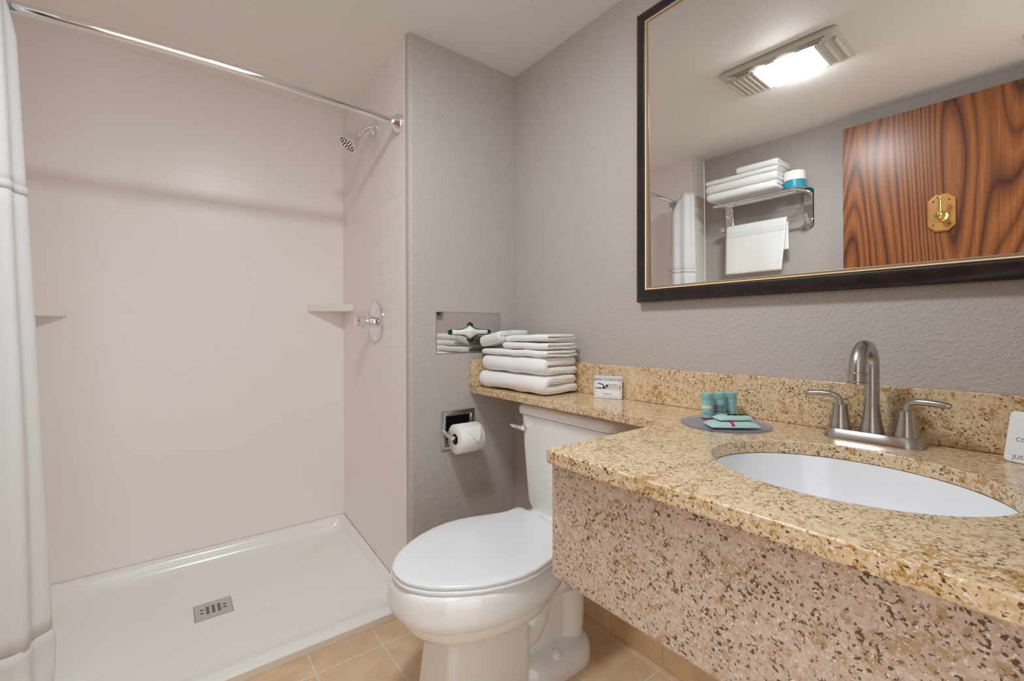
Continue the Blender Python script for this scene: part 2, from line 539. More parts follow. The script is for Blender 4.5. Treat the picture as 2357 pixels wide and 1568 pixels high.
# ------------------------------------------------------------------ shower pan
def pan():
    y0, y1 = YE + 0.002, -W - 0.002
    t = thing('shower_pan', 'low white acrylic shower pan filling the alcove floor', 'shower tray', (-0.38, -1.08, 0))
    x0, x1 = -D + 0.002, 0.03
    bm = NB()
    # (inset from back/sides, x front, z)
    def ring(ins, xf, z, r):
        return rrect(x0 + ins, xf, y0 + ins, y1 - ins, r, z, 6)
    rings = [ring(0, 0.020, 0.0, 0.004), ring(0, 0.034, 0.034, 0.004), ring(0.0, 0.030, 0.0385, 0.004)]
    bm_r = rings
    loft(bm, bm_r, True, True, False)
    # upper shell: walls ledge at .10 on three sides, low threshold in front
    n = 7
    prof = [(0.0, 0.103), (0.010, 0.102), (0.020, 0.096), (0.026, 0.084), (0.034, 0.062), (0.044, 0.0535), (0.058, 0.050)]
    prof_f = [(0.030, 0.0385), (0.022, 0.0445), (-0.006, 0.0445), (-0.014, 0.043), (-0.030, 0.038), (-0.045, 0.0365), (-0.062, 0.036)]
    vr = []
    for (ins, z), (xf, zf) in zip(prof, prof_f):
        base_r = rrect(x0 + ins, xf, y0 + ins, y1 - ins, 0.004 + ins * 0.8, 0, 6)
        out = []
        for p in base_r:
            # side walls keep their height and drop only close to the threshold
            k = min(1, max(0, (p.x - (xf - 0.07)) / 0.07)); k = k * k * (3 - 2 * k)
            # front third of the ledge slopes to the threshold
            z_back = z
            out.append(Vector((p.x, p.y, z_back * (1 - k) + zf * k)))
        vr.append(out)
    dr = (-0.372, -1.077)
    fl = [Vector((p.x * 0.5 + dr[0] * 0.5, p.y * 0.5 + dr[1] * 0.5, 0.042)) for p in vr[-1]]
    fl2 = [Vector((p.x * 0.12 + dr[0] * 0.88, p.y * 0.08 + dr[1] * 0.92, 0.0375)) for p in vr[-1]]
    loft(bm, vr + [fl, fl2], True, False, True)
    obj('basin', bm, M_ACRYL, t, angle=50)
    # square drain with slots
    s = 0.056
    cx, cy, cz = dr[0], dr[1], 0.0405
    cols = [(-0.034, (-0.011, 0.011)), (-0.017, (-0.022, -0.011, 0, 0.011, 0.022)), (0, (-0.022, -0.011, 0, 0.011, 0.022)), (0.017, (-0.022, -0.011, 0, 0.011, 0.022)), (0.034, (-0.011, 0.011))]
    holes = []
    for yy, xx in cols:
        for q in xx: holes.append((q - 0.0032, q + 0.0032, yy - 0.0052, yy + 0.0052))
    xs = sorted({-s, s} | {h[0] for h in holes} | {h[1] for h in holes}); ysv = sorted({-s, s} | {h[2] for h in holes} | {h[3] for h in holes})
    bm = NB()
    grid_holes(bm, xs, ysv, holes, lambda a, b, d: (cx + a, cy + b, cz - d), 0.002)
    add_box(bm, (cx - s, cy - s, cz - 0.004), (cx + s, cy - s + 0.001, cz)); add_box(bm, (cx - s, cy + s - 0.001, cz - 0.004), (cx + s, cy + s, cz)); add_box(bm, (cx + s - 0.001, cy - s, cz - 0.004), (cx + s, cy + s, cz))
    for a in (-1, 1):
        for xx in (0,): add_lathe(bm, [(0.003, 0), (0.003, 0.0006)], (cx + xx, cy + a * 0.034, cz), n=10)
    d = obj('drain_cover', bm, M_CHROME_S, t, smooth=False)
    d['label'] = 'square slotted metal drain cover'
    obj('drain_sump', box((cx - s + 0.003, cy - s + 0.003, cz - 0.0026), (cx + s - 0.003, cy + s - 0.003, cz - 0.002)), M_DARK, d, smooth=False)
pan()

# corner shelves (solid wedges rounded at the front)
def corner_shelf(cy, sgn, z, label):
    L = 0.168
    bm = NB()
    pts = [(-D, cy), (-D + 0.158, cy)] + [(-D + 0.158 - 0.010 * k / 1, cy + sgn * (0.012 + 0.0 * k)) for k in (0,)] + [(-D + 0.012, cy + sgn * L), (-D, cy + sgn * L)]
    add_prism(bm, [(x, y, z) for x, y in pts], (0, 0, 0.033))
    o = obj('corner_shelf', bm, M_SHELFW, bevel=0.003, smooth=True)
    tag(o, label, 'shelf')
corner_shelf(-W, -1, 1.125, 'white triangular corner shelf beside the round shower valve')
corner_shelf(YE, 1, 1.085, 'white triangular corner shelf half hidden by the shower curtain')

# shower valve
def valve():
    x, z, y = -0.330, 1.069, -W
    t = thing('shower_valve', 'round chrome shower valve with a faceted knob on the shower wall', 'valve', (x, y, z))
    obj('escutcheon', lathe([(0.083, 0), (0.083, 0.004), (0.078, 0.008), (0.050, 0.013), (0.034, 0.016), (0.030, 0.016)], (x, y, z), (0, -1, 0), 48), M_CHROME, t)
    obj('stem', lathe([(0.024, 0.012), (0.024, 0.034), (0.018, 0.038), (0.018, 0.05)], (x, y, z), (0, -1, 0), 24), M_CHROME, t)
    bm = NB()
    n = 24
    rings = []
    for r, h in ((0.014, 0.046), (0.024, 0.050), (0.027, 0.062), (0.027, 0.078), (0.022, 0.088), (0.012, 0.091)):
        rings.append([Vector((x + r * (1 + 0.10 * (k % 4 < 2)) * math.cos(2 * PI * k / n), y - h, z + r * (1 + 0.10 * (k % 4 < 2)) * math.sin(2 * PI * k / n))) for k in range(n)])
    loft(bm, rings)
    obj('knob', bm, M_CHROME, t, angle=20)
    bm = NB()
    for s in (-1, 1): obj('screw', lathe([(0.004, 0), (0.004, 0.003), (0.001, 0.004)], (x + 0.0, y - 0.011, z + s * 0.055), (0, -1, 0), 12), M_CHROME_S, t)
valve()

# shower head
def shower_head():
    x, y, z = -0.343, -W, 1.897
    t = thing('shower_fixture', 'chrome shower head on a short arm under the curtain rod', 'shower head', (x, y, z))
    obj('flange', lathe([(0.030, 0), (0.030, 0.004), (0.024, 0.010), (0.014, 0.014), (0.012, 0.014)], (x, y, z), (0, -1, 0), 28), M_CHROME, t)
    path = spline([(x, y, z), (x, y - 0.022, z - 0.002), (x, y - 0.046, z - 0.018), (x, y - 0.062, z - 0.036)], 5)
    obj('arm', tube(path, 0.0105, 16), M_CHROME, t)
    ax = Vector((-0.06, -0.66, -0.75)).normalized()
    o = Vector(path[-1])
    h = obj('spray_head', lathe([(0.012, -0.004), (0.016, 0.002), (0.016, 0.010), (0.013, 0.014), (0.018, 0.024), (0.026, 0.040), (0.038, 0.060), (0.043, 0.068), (0.043, 0.075), (0.040, 0.078), (0.034, 0.0785)], o, ax, 32), M_CHROME, t)
    u, v, w = basis(ax)
    bm = NB()
    for r, n in ((0.010, 6), (0.021, 10), (0.031, 16)):
        for k in range(n):
            a = 2 * PI * k / n
            add_lathe(bm, [(0.0024, 0.078), (0.0022, 0.081), (0.001, 0.0816)], o + (u * math.cos(a) + v * math.sin(a)) * r, ax, 8)
    obj('nozzle', bm, M_RUBBER, h)
shower_head()

# curtain rod
XROD = -0.085
def rod():
    t = thing('shower_rod', 'long chrome shower curtain rod across the shower opening', 'curtain rod', (XROD, -1.08, 1.824))
    pts = []
    for k in range(25):
        s = k / 24
        y = -W - 0.012 + (YE + 0.012 + W + 0.012) * s
        bow = 4 * s * (1 - s)
        pts.append((XROD + 0.035 * bow, y, 1.824))
    i = 19
    obj('pole', tube(pts[:i + 1], 0.0127, 18), M_CHROME, t)
    obj('telescope_tube', tube(pts[i:], 0.0142, 18), M_CHROME, t)
    for y, s in ((-W, -1), (YE, 1)):
        obj('flange', lathe([(0.036, 0), (0.036, 0.005), (0.033, 0.012), (0.022, 0.024), (0.0165, 0.036), (0.0160, 0.042)], (XROD, y, 1.824), (0, s, 0), 32), M_CHROME, t)
rod()

# shower curtain pushed to the far end
def curtain():
    t = thing('shower_curtain', 'white shower curtain bunched at the far end of the rod', 'curtain', (XROD + 0.03, YE + 0.1, 1.8))
    n = 110
    def plan(s, z):
        """s in 0..1 around the gathered cloth, z height; a lobed column that spreads downwards"""
        k = max(0, min(1, (1.86 - z) / 1.75))
        a = -0.5 * PI + s * 2 * PI * 0.985 + 0.05
        lobe = 1 + (0.10 - 0.03 * k) * math.sin(8 * a + 0.6 * math.sin(2 * a) + 1.1 * k) + 0.05 * noise.noise(Vector((math.cos(a) * 2, math.sin(a) * 2, z * 1.6)))
        rx = 0.078 + 0.016 * k
        ry = (0.060 + 0.064 * k ** 0.8) if math.sin(a) > 0 else 0.052
        x = -0.043 + rx * math.cos(a) * lobe
        y = -1.562 + ry * math.sin(a) * lobe
        return x, y
    def sheet(z0, z1, nz, off=0.0, rough=0.0):
        bm = NB()
        rows = []
        for j in range(nz + 1):
            f = j / nz
            row = []
            for i in range(n + 1):
                s = i / n
                z = z0 + (z1 - z0) * f
                x, y = plan(s, z)
                if rough:
                    q = Vector((x * 24, y * 24, z * 16))
                    x += rough * noise.noise(q); y += rough * noise.noise(q + Vector((5, 9, 2)))
                zz = z
                if z1 > 1.8 and f > 0.75:      # the top hangs low between the hooks, by the flange
                    zz -= (f - 0.75) / 0.25 * 0.095 * math.exp(-((x - XROD - 0.012) / 0.038) ** 2)
                row.append(Vector((x + off, y, zz)))
            rows.append(row)
        loft(bm, rows, closed=False)
        return bm
    for nm, z0, z1, nz, rg in (('lower_panel', 0.285, 1.37, 26, 0.0), ('upper_panel', 1.372, 1.868, 16, 0.0), ('bottom_hem', 0.062, 0.288, 10, 0.006)):
        o = obj(nm, sheet(z0, z1, nz, 0, rg), M_CURT, t, angle=80)
        m = o.modifiers.new('solid', 'SOLIDIFY'); m.thickness = 0.002
    o = obj('seam', sheet(1.362, 1.382, 2, 0.0015), M_CURT, t, angle=80)
    m = o.modifiers.new('solid', 'SOLIDIFY'); m.thickness = 0.0035; m.offset = 0
    for k in range(4):
        y = YE + 0.062 + k * 0.022
        sb = (y + W + 0.012) / (YE + 0.012 + W + 0.012); bx = XROD + 0.14 * sb * (1 - sb)
        bm = NB()
        add_tube(bm, [(bx + 0.0195 * math.cos(a), y, 1.8225 + 0.0195 * math.sin(a)) for a in [2 * PI * i / 20 for i in range(20)]] + [(bx + 0.0195, y, 1.8225)], 0.0022, 6, cap=False)
        obj('curtain_ring', bm, M_PLASTW, t)
curtain()

# ------------------------------------------------------------------ vanity counter
SKX, SKY, SKA, SKB = 1.293, -0.337, 0.198, 0.170
def countertop():
    t = thing('vanity_countertop', 'speckled tan granite vanity top with sink cut-out and narrow shelf over the toilet', 'countertop', (0.9, -0.3, CT))
    th = 0.026
    def arc(cx, cy, r, a0, a1, n): return [(cx + r * math.cos(a0 + (a1 - a0) * k / n), cy + r * math.sin(a0 + (a1 - a0) * k / n)) for k in range(n + 1)]
    out = [(0.002, -0.002)] + arc(0.010, -0.226, 0.008, PI, 1.5 * PI, 3) + arc(0.820, -0.320, 0.086, PI / 2, 0, 10) + arc(0.918, -0.625, 0.012, PI, 1.5 * PI, 4)[0:] + [(XR - 0.003, -0.637), (XR - 0.003, -0.002)]
    hole = [(SKX + SKA * math.cos(2 * PI * k / 72), SKY + SKB * math.sin(2 * PI * k / 72)) for k in range(72)]
    # quads from the sink hole out to a rectangle, then the two remaining pieces as polygons
    ra, rb, rc, rd = 1.05, 1.54, -0.637, -0.002
    rect = []
    cor = [(rb, rd), (ra, rd), (ra, rc), (rb, rc)]
    for k in range(72):
        dx, dy = SKA * math.cos(2 * PI * k / 72), SKB * math.sin(2 * PI * k / 72)
        tt = min([(rb - SKX) / dx if dx > 1e-9 else (ra - SKX) / dx if dx < -1e-9 else 1e9, (rd - SKY) / dy if dy > 1e-9 else (rc - SKY) / dy if dy < -1e-9 else 1e9])
        rect.append((SKX + dx * tt, SKY + dy * tt))
    for c in cor:
        i = min(range(72), key=lambda q: (rect[q][0] - c[0]) ** 2 + (rect[q][1] - c[1]) ** 2); rect[i] = c
    bm = NB()
    vo = {}
    def V(p):
        key = (round(p[0], 5), round(p[1], 5))
        if key not in vo: vo[key] = bm.verts.new((p[0], p[1], CT))
        return vo[key]
    for k in range(72):
        j = (k + 1) % 72
        bm.faces.new((V(hole[k]), V(rect[k]), V(rect[j]), V(hole[j])))
    left = [p for p in rect if abs(p[0] - ra) < 1e-6]
    left.sort(key=lambda p: p[1])
    bm.faces.new([V(p) for p in out[:-2]] + [V(p) for p in left])
    right = [p for p in rect if abs(p[0] - rb) < 1e-6]
    right.sort(key=lambda p: -p[1])
    bm.faces.new([V((XR - 0.003, -0.637)), V((XR - 0.003, -0.002))] + [V(p) for p in right])
    ex = bmesh.ops.extrude_face_region(bm, geom=bm.faces[:])
    bmesh.ops.translate(bm, vec=(0, 0, -th), verts=[v for v in ex['geom'] if isinstance(v, bmesh.types.BMVert)])
    obj('slab', bm, M_GRAN, t, bevel=0.003, seg=2)
    obj('backsplash', box((0.0215, -0.019, CT + 0.0003), (XR - 0.003, -0.0015, 0.9144)), M_GRAN, t, bevel=0.002, smooth=True)
    obj('side_splash', box((0.002, -0.236, CT + 0.0003), (0.021, -0.0015, 0.9144)), M_GRAN, t, bevel=0.002, smooth=True)
    o = obj('apron', box((0.905, -0.618, 0.556), (XR - 0.003, -0.598, CT - th - 0.0005)), M_APRON, t, bevel=0.006, seg=2, smooth=True)
    o['label'] = 'pinker speckled stone apron panel'
    obj('wall_cleat', box((0.95, -0.035, 0.70), (XR - 0.01, -0.001, CT - th - 0.0005)), M_TRIMW, t, smooth=False)
countertop()

def sink():
    t = thing('undermount_sink', 'white oval undermount sink set into the granite counter', 'sink', (SKX, SKY, 0.64))
    n = 64
    def el(k, z, dy=0): return [Vector((SKX + SKA * k * math.cos(2 * PI * i / n), SKY + dy + SKB * k * math.sin(2 * PI * i / n), z)) for i in range(n)]
    z0 = CT - 0.0265
    bm = NB()
    inner = [(1.06, z0), (1.0, z0), (0.985, z0 - 0.012), (0.95, z0 - 0.045), (0.87, z0 - 0.085), (0.72, z0 - 0.115), (0.50, z0 - 0.132), (0.25, z0 - 0.139), (0.10, z0 - 0.141)]
    outer = [(0.10, z0 - 0.150), (0.5, z0 - 0.142), (0.75, z0 - 0.126), (0.91, z0 - 0.094), (0.99, z0 - 0.05), (1.03, z0 - 0.012), (1.06, z0 - 0.010)]
    loft(bm, [el(k, z) for k, z in inner + outer + [inner[0]]], True, False, False)
    obj('bowl', bm, M_SINK, t, angle=60)
    obj('drain_fitting', lathe([(0.024, 0), (0.024, 0.003), (0.017, 0.0045), (0.015, 0.002), (0.002, 0.001)], (SKX, SKY, z0 - 0.141), n=24), M_CHROME, t)
sink()

def faucet():
    cx, cy, z = 1.268, -0.075, CT + 0.0002
    t = thing('bathroom_faucet', 'brushed nickel two-handle faucet with a high arched spout behind the sink', 'faucet', (cx, cy, z))
    def stad(hw, hd, zz, n=14):
        out = []
        for k in range(n + 1):
            a = -PI / 2 + PI * k / n; out.append(Vector((cx + hw - hd + hd * math.cos(a), cy + hd * math.sin(a), zz)))
        for k in range(n + 1):
            a = PI / 2 + PI * k / n; out.append(Vector((cx - hw + hd + hd * math.cos(a), cy + hd * math.sin(a), zz)))
        return out
    bm = NB()
    loft(bm, [stad(0.0835, 0.0295, z), stad(0.0835, 0.0295, z + 0.0025), stad(0.080, 0.0268, z + 0.008), stad(0.0765, 0.0238, z + 0.0175), stad(0.0750, 0.0225, z + 0.0188)])
    obj('base_plate', bm, M_NICKEL, t)
    zb = z + 0.0188
    bell = [(0.0205, 0.0), (0.0205, 0.002), (0.0180, 0.012), (0.0152, 0.028), (0.0132, 0.046), (0.0128, 0.052)]
    bm = lathe(bell + [(0.0150, 0.0525), (0.0150, 0.0555), (0.0125, 0.056)], (cx, cy, zb), n=32)
    R_ = 0.0455
    zc = 0.9525
    path = [(cx, cy, zb + 0.05), (cx, cy, 0.91), (cx, cy, 0.935)] + [(cx, cy - R_ + R_ * math.cos(a), zc + R_ * math.sin(a)) for a in [PI * k / 20 for k in range(21)]] + [(cx, cy - 2 * R_, 0.948)]
    rr = [0.0125] * 3 + [0.0125 + 0.0012 * k / 20 for k in range(21)] + [0.0138]
    add_tube(bm, path, rr, 24, up=(1, 0, 0))
    sp = obj('spout', bm, M_NICKEL, t)
    obj('aerator', lathe([(0.0145, 0.0), (0.0163, -0.001), (0.0163, -0.004), (0.0150, -0.005), (0.0150, -0.017), (0.0170, -0.0185), (0.0170, -0.0215), (0.013, -0.0225), (0.011, -0.0195)], (cx, cy - 2 * R_, 0.9505), n=28), M_NICKEL, sp)
    for s in (-1, 1):
        hx = cx + s * 0.0535
        obj('handle_base', lathe(bell[:-1] + [(0.0132, 0.048), (0.0140, 0.0485), (0.0140, 0.0505), (0.011, 0.051)], (hx, cy, zb), n=32), M_NICKEL, t)
        p = spline([(hx, cy, zb + 0.048), (hx + s * 0.0006, cy, zb + 0.056), (hx + s * 0.004, cy, zb + 0.064), (hx + s * 0.014, cy - 0.001, zb + 0.0685), (hx + s * 0.034, cy - 0.003, zb + 0.0695), (hx + s * 0.056, cy - 0.005, zb + 0.0675), (hx + s * 0.064, cy - 0.0055, zb + 0.0665)], 5)
        m = len(p)
        rr = []
        for i in range(m):
            f = i / (m - 1)
            rr.append(0.0095 - 0.003 * min(1, f / 0.4) + 0.0022 * max(0, math.sin(max(0, f - 0.35) / 0.6 * PI)) if f < 0.97 else 0.004)
        sq = NB()
        add_tube(sq, p, rr, 16, sx=0.75, up=(0, 1, 0))
        obj('lever', sq, M_NICKEL, t)
faucet()

# ------------------------------------------------------------------ framed mirror
def mirror():
    x0, x1, z0, z1 = 0.6575, 1.585, 1.1175, 2.0195
    t = thing('wall_mirror', 'large wall mirror in a dark frame with gold edges above the counter', 'mirror', (1.12, 0, 1.56))
    def sweep(prof):
        bm = NB()
        rings = []
        for i, y in prof:
            rings.append([Vector((x0 + i, y, z0 + i)), Vector((x1 - i, y, z0 + i)), Vector((x1 - i, y, z1 - i)), Vector((x0 + i, y, z1 - i))])
        rings.append(rings[0])
        loft(bm, rings, True, False, False)
        return bm
    obj('frame', sweep([(0.0008, -0.004), (0.0008, -0.022), (0.003, -0.028), (0.009, -0.032), (0.018, -0.0345), (0.028, -0.035), (0.034, -0.0345), (0.036, -0.032), (0.036, -0.004)]), M_FRAME, t, angle=50)
    o = obj('inner_bead', sweep([(0.036, -0.010), (0.036, -0.0325), (0.0385, -0.0350), (0.0410, -0.0335), (0.0420, -0.0315), (0.0445, -0.0325), (0.0465, -0.0305), (0.0475, -0.027), (0.0475, -0.010)]), M_GOLD, t, angle=50)
    o['label'] = 'gold inner bead'
    o = obj('outer_lip', sweep([(0.0, -0.001), (-0.0012, -0.006), (-0.0012, -0.013), (0.0012, -0.016), (0.006, -0.016), (0.006, -0.001)]), M_GOLD, t, angle=50)
    o['label'] = 'thin gold outer lip'
    # the glass sits very slightly out of square with the wall
    nrm = Vector((math.sin(0.0219), -math.cos(0.0219) * math.cos(0.0132), -math.sin(0.0132))).normalized()
    P0 = Vector((1.1, -0.0118, 1.1))
    def gy(x, z): return P0.y - (nrm.x * (x - P0.x) + nrm.z * (z - P0.z)) / nrm.y
    i = 0.0472
    cs = [(x0 + i, z0 + i), (x1 - i, z0 + i), (x1 - i, z1 - i), (x0 + i, z1 - i)]
    bm = NB()
    loft(bm, [[Vector((x, gy(x, z) + 0.0008, z)) for x, z in cs], [Vector((x, gy(x, z), z)) for x, z in cs]])
    obj('glass', bm, M_MIRROR, t, smooth=False)
mirror()

# ------------------------------------------------------------------ toilet
def toilet():
    cx = 0.490
    t = thing('toilet', 'white two-piece toilet with closed lid standing beside the granite vanity', 'toilet', (cx, -0.4, 0))
    half = [(-0.757, 0.0), (-0.755, 0.026), (-0.750, 0.044), (-0.738, 0.066), (-0.718, 0.094), (-0.69, 0.120), (-0.655, 0.144), (-0.61, 0.168), (-0.56, 0.185), (-0.51, 0.1935), (-0.46, 0.1915), (-0.41, 0.1795), (-0.36, 0.163), (-0.32, 0.152), (-0.29, 0.149), (-0.262, 0.154), (-0.250, 0.152), (-0.243, 0.144), (-0.240, 0.10)]
    def outline(k=1.0, z=0.0, yc=-0.49, ky=None, h=half):
        ky = k if ky is None else ky
        L = [(-w * k, yc + (y - yc) * ky) for y, w in h]
        Rr = [(w * k, yc + (y - yc) * ky) for y, w in h[:0:-1]]
        pts = L + Rr
        return [Vector((cx + x, y, z)) for x, y in pts]
    # lid
    bm = NB()
    loft(bm, [outline(0.965, 0.4155), outline(0.985, 0.4158), outline(0.995, 0.418), outline(0.998, 0.4225), outline(0.990, 0.4258), outline(0.965, 0.4272), outline(0.86, 0.4282), outline(0.6, 0.4288), outline(0.25, 0.429)])
    obj('lid', bm, M_PLASTW, t, angle=60)
    # seat ring
    seat = [(y, w) for y, w in half]
    bm = NB()
    rr = [outline(0.985, 0.4035), outline(1.0, 0.405), outline(1.003, 0.410), outline(0.99, 0.4145), outline(0.93, 0.415), outline(0.62, 0.4140), outline(0.60, 0.410), outline(0.61, 0.4035)]
    loft(bm, rr + [rr[0]], True, False, False)
    obj('seat', bm, M_PLASTW, t, angle=60)
    for s in (-1, 1): obj('seat_hinge', box((cx + s * 0.075 - 0.022, -0.252, 0.4028), (cx + s * 0.075 + 0.022, -0.224, 0.4265)), M_PLASTW, t, bevel=0.005, seg=3)
    # bowl
    egg = []
    for k in range(25):
        a = PI * k / 24
        y = -0.505 - 0.245 * math.cos(a) if a < PI / 2 else -0.505 - 0.245 * math.cos(a)
        w = 0.184 * (math.sin(a) ** 0.86 if 0 < a < PI else 0)
        egg.append((y, max(w, 0.0)))
    def E(k, z, yc=-0.49, ky=None, dx=0):
        ky = k if ky is None else ky
        pts = [(-w * k, yc + (y - yc) * ky) for y, w in egg] + [(w * k, yc + (y - yc) * ky) for y, w in egg[-2:0:-1]]
        return [Vector((cx + x, y, z)) for x, y in pts]
    bm = NB()
    loft(bm, [E(0.66, 0.33), E(0.68, 0.385), E(0.76, 0.401), E(0.92, 0.4028), E(1.0, 0.3995), E(1.022, 0.392), E(1.038, 0.378), E(1.050, 0.360), E(1.057, 0.343), E(1.055, 0.333), E(1.040, 0.325), E(1.012, 0.3195), E(0.990, 0.3175),
              E(0.974, 0.3150), E(0.968, 0.308), E(0.945, 0.292), E(0.895, 0.276, ky=0.90), E(0.80, 0.262, ky=0.82), E(0.60, 0.250, ky=0.72), E(0.3, 0.245, ky=0.5)], True, True, True)
    # rear deck carrying the tank
    loft(bm, [rrect(cx - 0.12, cx + 0.12, -0.33, -0.05, 0.04, 0.27), rrect(cx - 0.15, cx + 0.15, -0.34, -0.025, 0.04, 0.33), rrect(cx - 0.165, cx + 0.165, -0.33, -0.02, 0.035, 0.392), rrect(cx - 0.160, cx + 0.160, -0.325, -0.022, 0.03, 0.4015)])
    obj('bowl', bm, M_PORC, t, angle=70)
    # pedestal column and skirted foot
    bm = NB()
    loft(bm, [rrect(cx - 0.090, cx + 0.084, -0.668, -0.390, 0.020, 0.0), rrect(cx - 0.089, cx + 0.084, -0.667, -0.390, 0.020, 0.02), rrect(cx - 0.083, cx + 0.083, -0.660, -0.388, 0.022, 0.10), rrect(cx - 0.077, cx + 0.082, -0.652, -0.388, 0.022, 0.18), rrect(cx - 0.072, cx + 0.082, -0.645, -0.386, 0.022, 0.268)])
    loft(bm, [rrect(cx - 0.106, cx + 0.106, -0.42, -0.115, 0.09, 0.0), rrect(cx - 0.106, cx + 0.106, -0.42, -0.115, 0.09, 0.025), rrect(cx - 0.101, cx + 0.101, -0.415, -0.120, 0.085, 0.048), rrect(cx - 0.085, cx + 0.085, -0.405, -0.135, 0.07, 0.066), rrect(cx - 0.050, cx + 0.050, -0.38, -0.165, 0.045, 0.074)])
    loft(bm, [rrect(cx - 0.038, cx + 0.038, -0.40, -0.19, 0.03, 0.05), rrect(cx - 0.038, cx + 0.038, -0.40, -0.17, 0.03, 0.30)])
    obj('pedestal', bm, M_PORC, t, angle=60)
    p = spline([(cx, -0.46, 0.20), (cx, -0.40, 0.145), (cx, -0.345, 0.15), (cx, -0.305, 0.235), (cx, -0.25, 0.290), (cx, -0.195, 0.255), (cx, -0.175, 0.16), (cx, -0.185, 0.04)], 6)
    bm = NB()
    add_tube(bm, p, [0.066] * len(p), 22, sx=0.80, up=(1, 0, 0))
    obj('trapway', bm, M_PORC, t, angle=70)
    for s in (-1, 1):
        obj('bolt_cap', lathe([(0.015, 0), (0.015, 0.010), (0.012, 0.019), (0.005, 0.023)], (cx + s * 0.080, -0.290, 0.060), n=20), M_PLASTW, t)
    # tank
    bm = NB()
    loft(bm, [rrect(cx - 0.190, cx + 0.190, -0.180, -0.018, 0.035, 0.4015), rrect(cx - 0.197, cx + 0.197, -0.186, -0.016, 0.032, 0.43), rrect(cx - 0.206, cx + 0.206, -0.194, -0.014, 0.03, 0.60), rrect(cx - 0.212, cx + 0.212, -0.199, -0.014, 0.03, 0.732)])
    obj('tank', bm, M_PORC, t, angle=60)
    bm = NB()
    loft(bm, [rrect(cx - 0.213, cx + 0.213, -0.200, -0.012, 0.03, 0.7335), rrect(cx - 0.221, cx + 0.221, -0.208, -0.009, 0.032, 0.737), rrect(cx - 0.222, cx + 0.222, -0.209, -0.009, 0.032, 0.756), rrect(cx - 0.217, cx + 0.217, -0.204, -0.011, 0.032, 0.7665), rrect(cx - 0.200, cx + 0.200, -0.188, -0.02, 0.03, 0.7715)])
    obj('tank_lid', bm, M_PORC, t, angle=60)
    # flush lever on the front left
    lx, lz = cx - 0.184, 0.686
    lv = obj('flush_lever', lathe([(0.014, 0), (0.014, 0.004), (0.010, 0.006), (0.010, 0.016)], (lx, -0.1965, lz), (0, -1, 0), 20), M_CHROME, t)
    p = [(lx + 0.006, -0.211, lz), (lx - 0.02, -0.213, lz), (lx - 0.045, -0.213, lz + 0.001), (lx - 0.062, -0.212, lz + 0.002)]
    obj('lever_arm', tube(p, [0.009, 0.009, 0.0075, 0.004], 14, sx=0.45, up=(0, 0, 1)), M_CHROME, lv)
toilet()

# ------------------------------------------------------------------ folded towels
def ribbon(bm, path, th, x0, x1, M, seed, nx=14, wob=0.003):
    """path: (y,z) centre line of a cloth layer; swept from x0 to x1 with rounded, slightly uneven ends"""
    P = [Vector((a, b, 0)) for a, b in path]
    nrm = []
    for i in range(len(P)):
        d = (P[min(i + 1, len(P) - 1)] - P[max(i - 1, 0)]).normalized()
        nrm.append(Vector((-d.y, d.x, 0)))
    rings = []
    stops = [0.0, 0.012, 0.03, 0.07] + [0.07 + 0.86 * k / nx for k in range(1, nx)] + [0.93, 0.97, 0.988, 1.0]
    for f in stops:
        e = min(f, 1 - f)
        k = 0.45 if e < 0.005 else 0.80 if e < 0.02 else 0.95 if e < 0.05 else 1.0
        x = x0 + (x1 - x0) * f
        a, b = [], []
        for i, p in enumerate(P):
            q = Vector((x * 9 + seed * 3.1, p.x * 9, p.y * 30 + seed))
            w = wob * noise.noise(q); w2 = wob * 0.9 * noise.noise(q * 1.7 + Vector((9, 2, 5)))
            c = p + Vector((w * 1.4, w2, 0))
            xs = x + 0.004 * noise.noise(Vector((p.x * 14, p.y * 60 + seed, seed + (1 if f > 0.5 else 7)))) * (1 if e < 0.1 else 0)
            for lst, s in ((a, 1), (b, -1)):
                pp = c + nrm[i] * (s * th / 2 * k)
                lst.append(M @ Vector((xs, pp.x, pp.y)))
        # rounded free edges
        ends = []
        for i, s in ((len(P) - 1, 1), (0, -1)):
            d = (P[i] - P[i - s]).normalized()
            c = P[i] + d * (th * 0.42 * k)
            ends.append(M @ Vector((x, c.x, c.y)))
        rings.append(a + [ends[0]] + b[::-1] + [ends[1]])
    loft(bm, rings)
    return bm

def ufold(y_back, y_front, z_lo, z_hi, n=9, sag=0.0, ybk2=None):
    """a cloth layer that runs forward, turns over at the front and runs back"""
    r = (z_hi - z_lo) / 2
    zc = (z_lo + z_hi) / 2
    pts = [(y_back + (y_front + r - y_back) * k / 6, z_lo) for k in range(6)]
    pts += [(y_front + r - r * math.sin(a) * 1.0, zc - r * math.cos(a)) for a in [PI * k / n for k in range(n + 1)]]
    yb = y_back if ybk2 is None else ybk2
    pts += [(y_front + r + (yb - y_front - r) * k / 6, z_hi + sag * math.sin(PI * k / 6)) for k in range(1, 7)]
    return pts

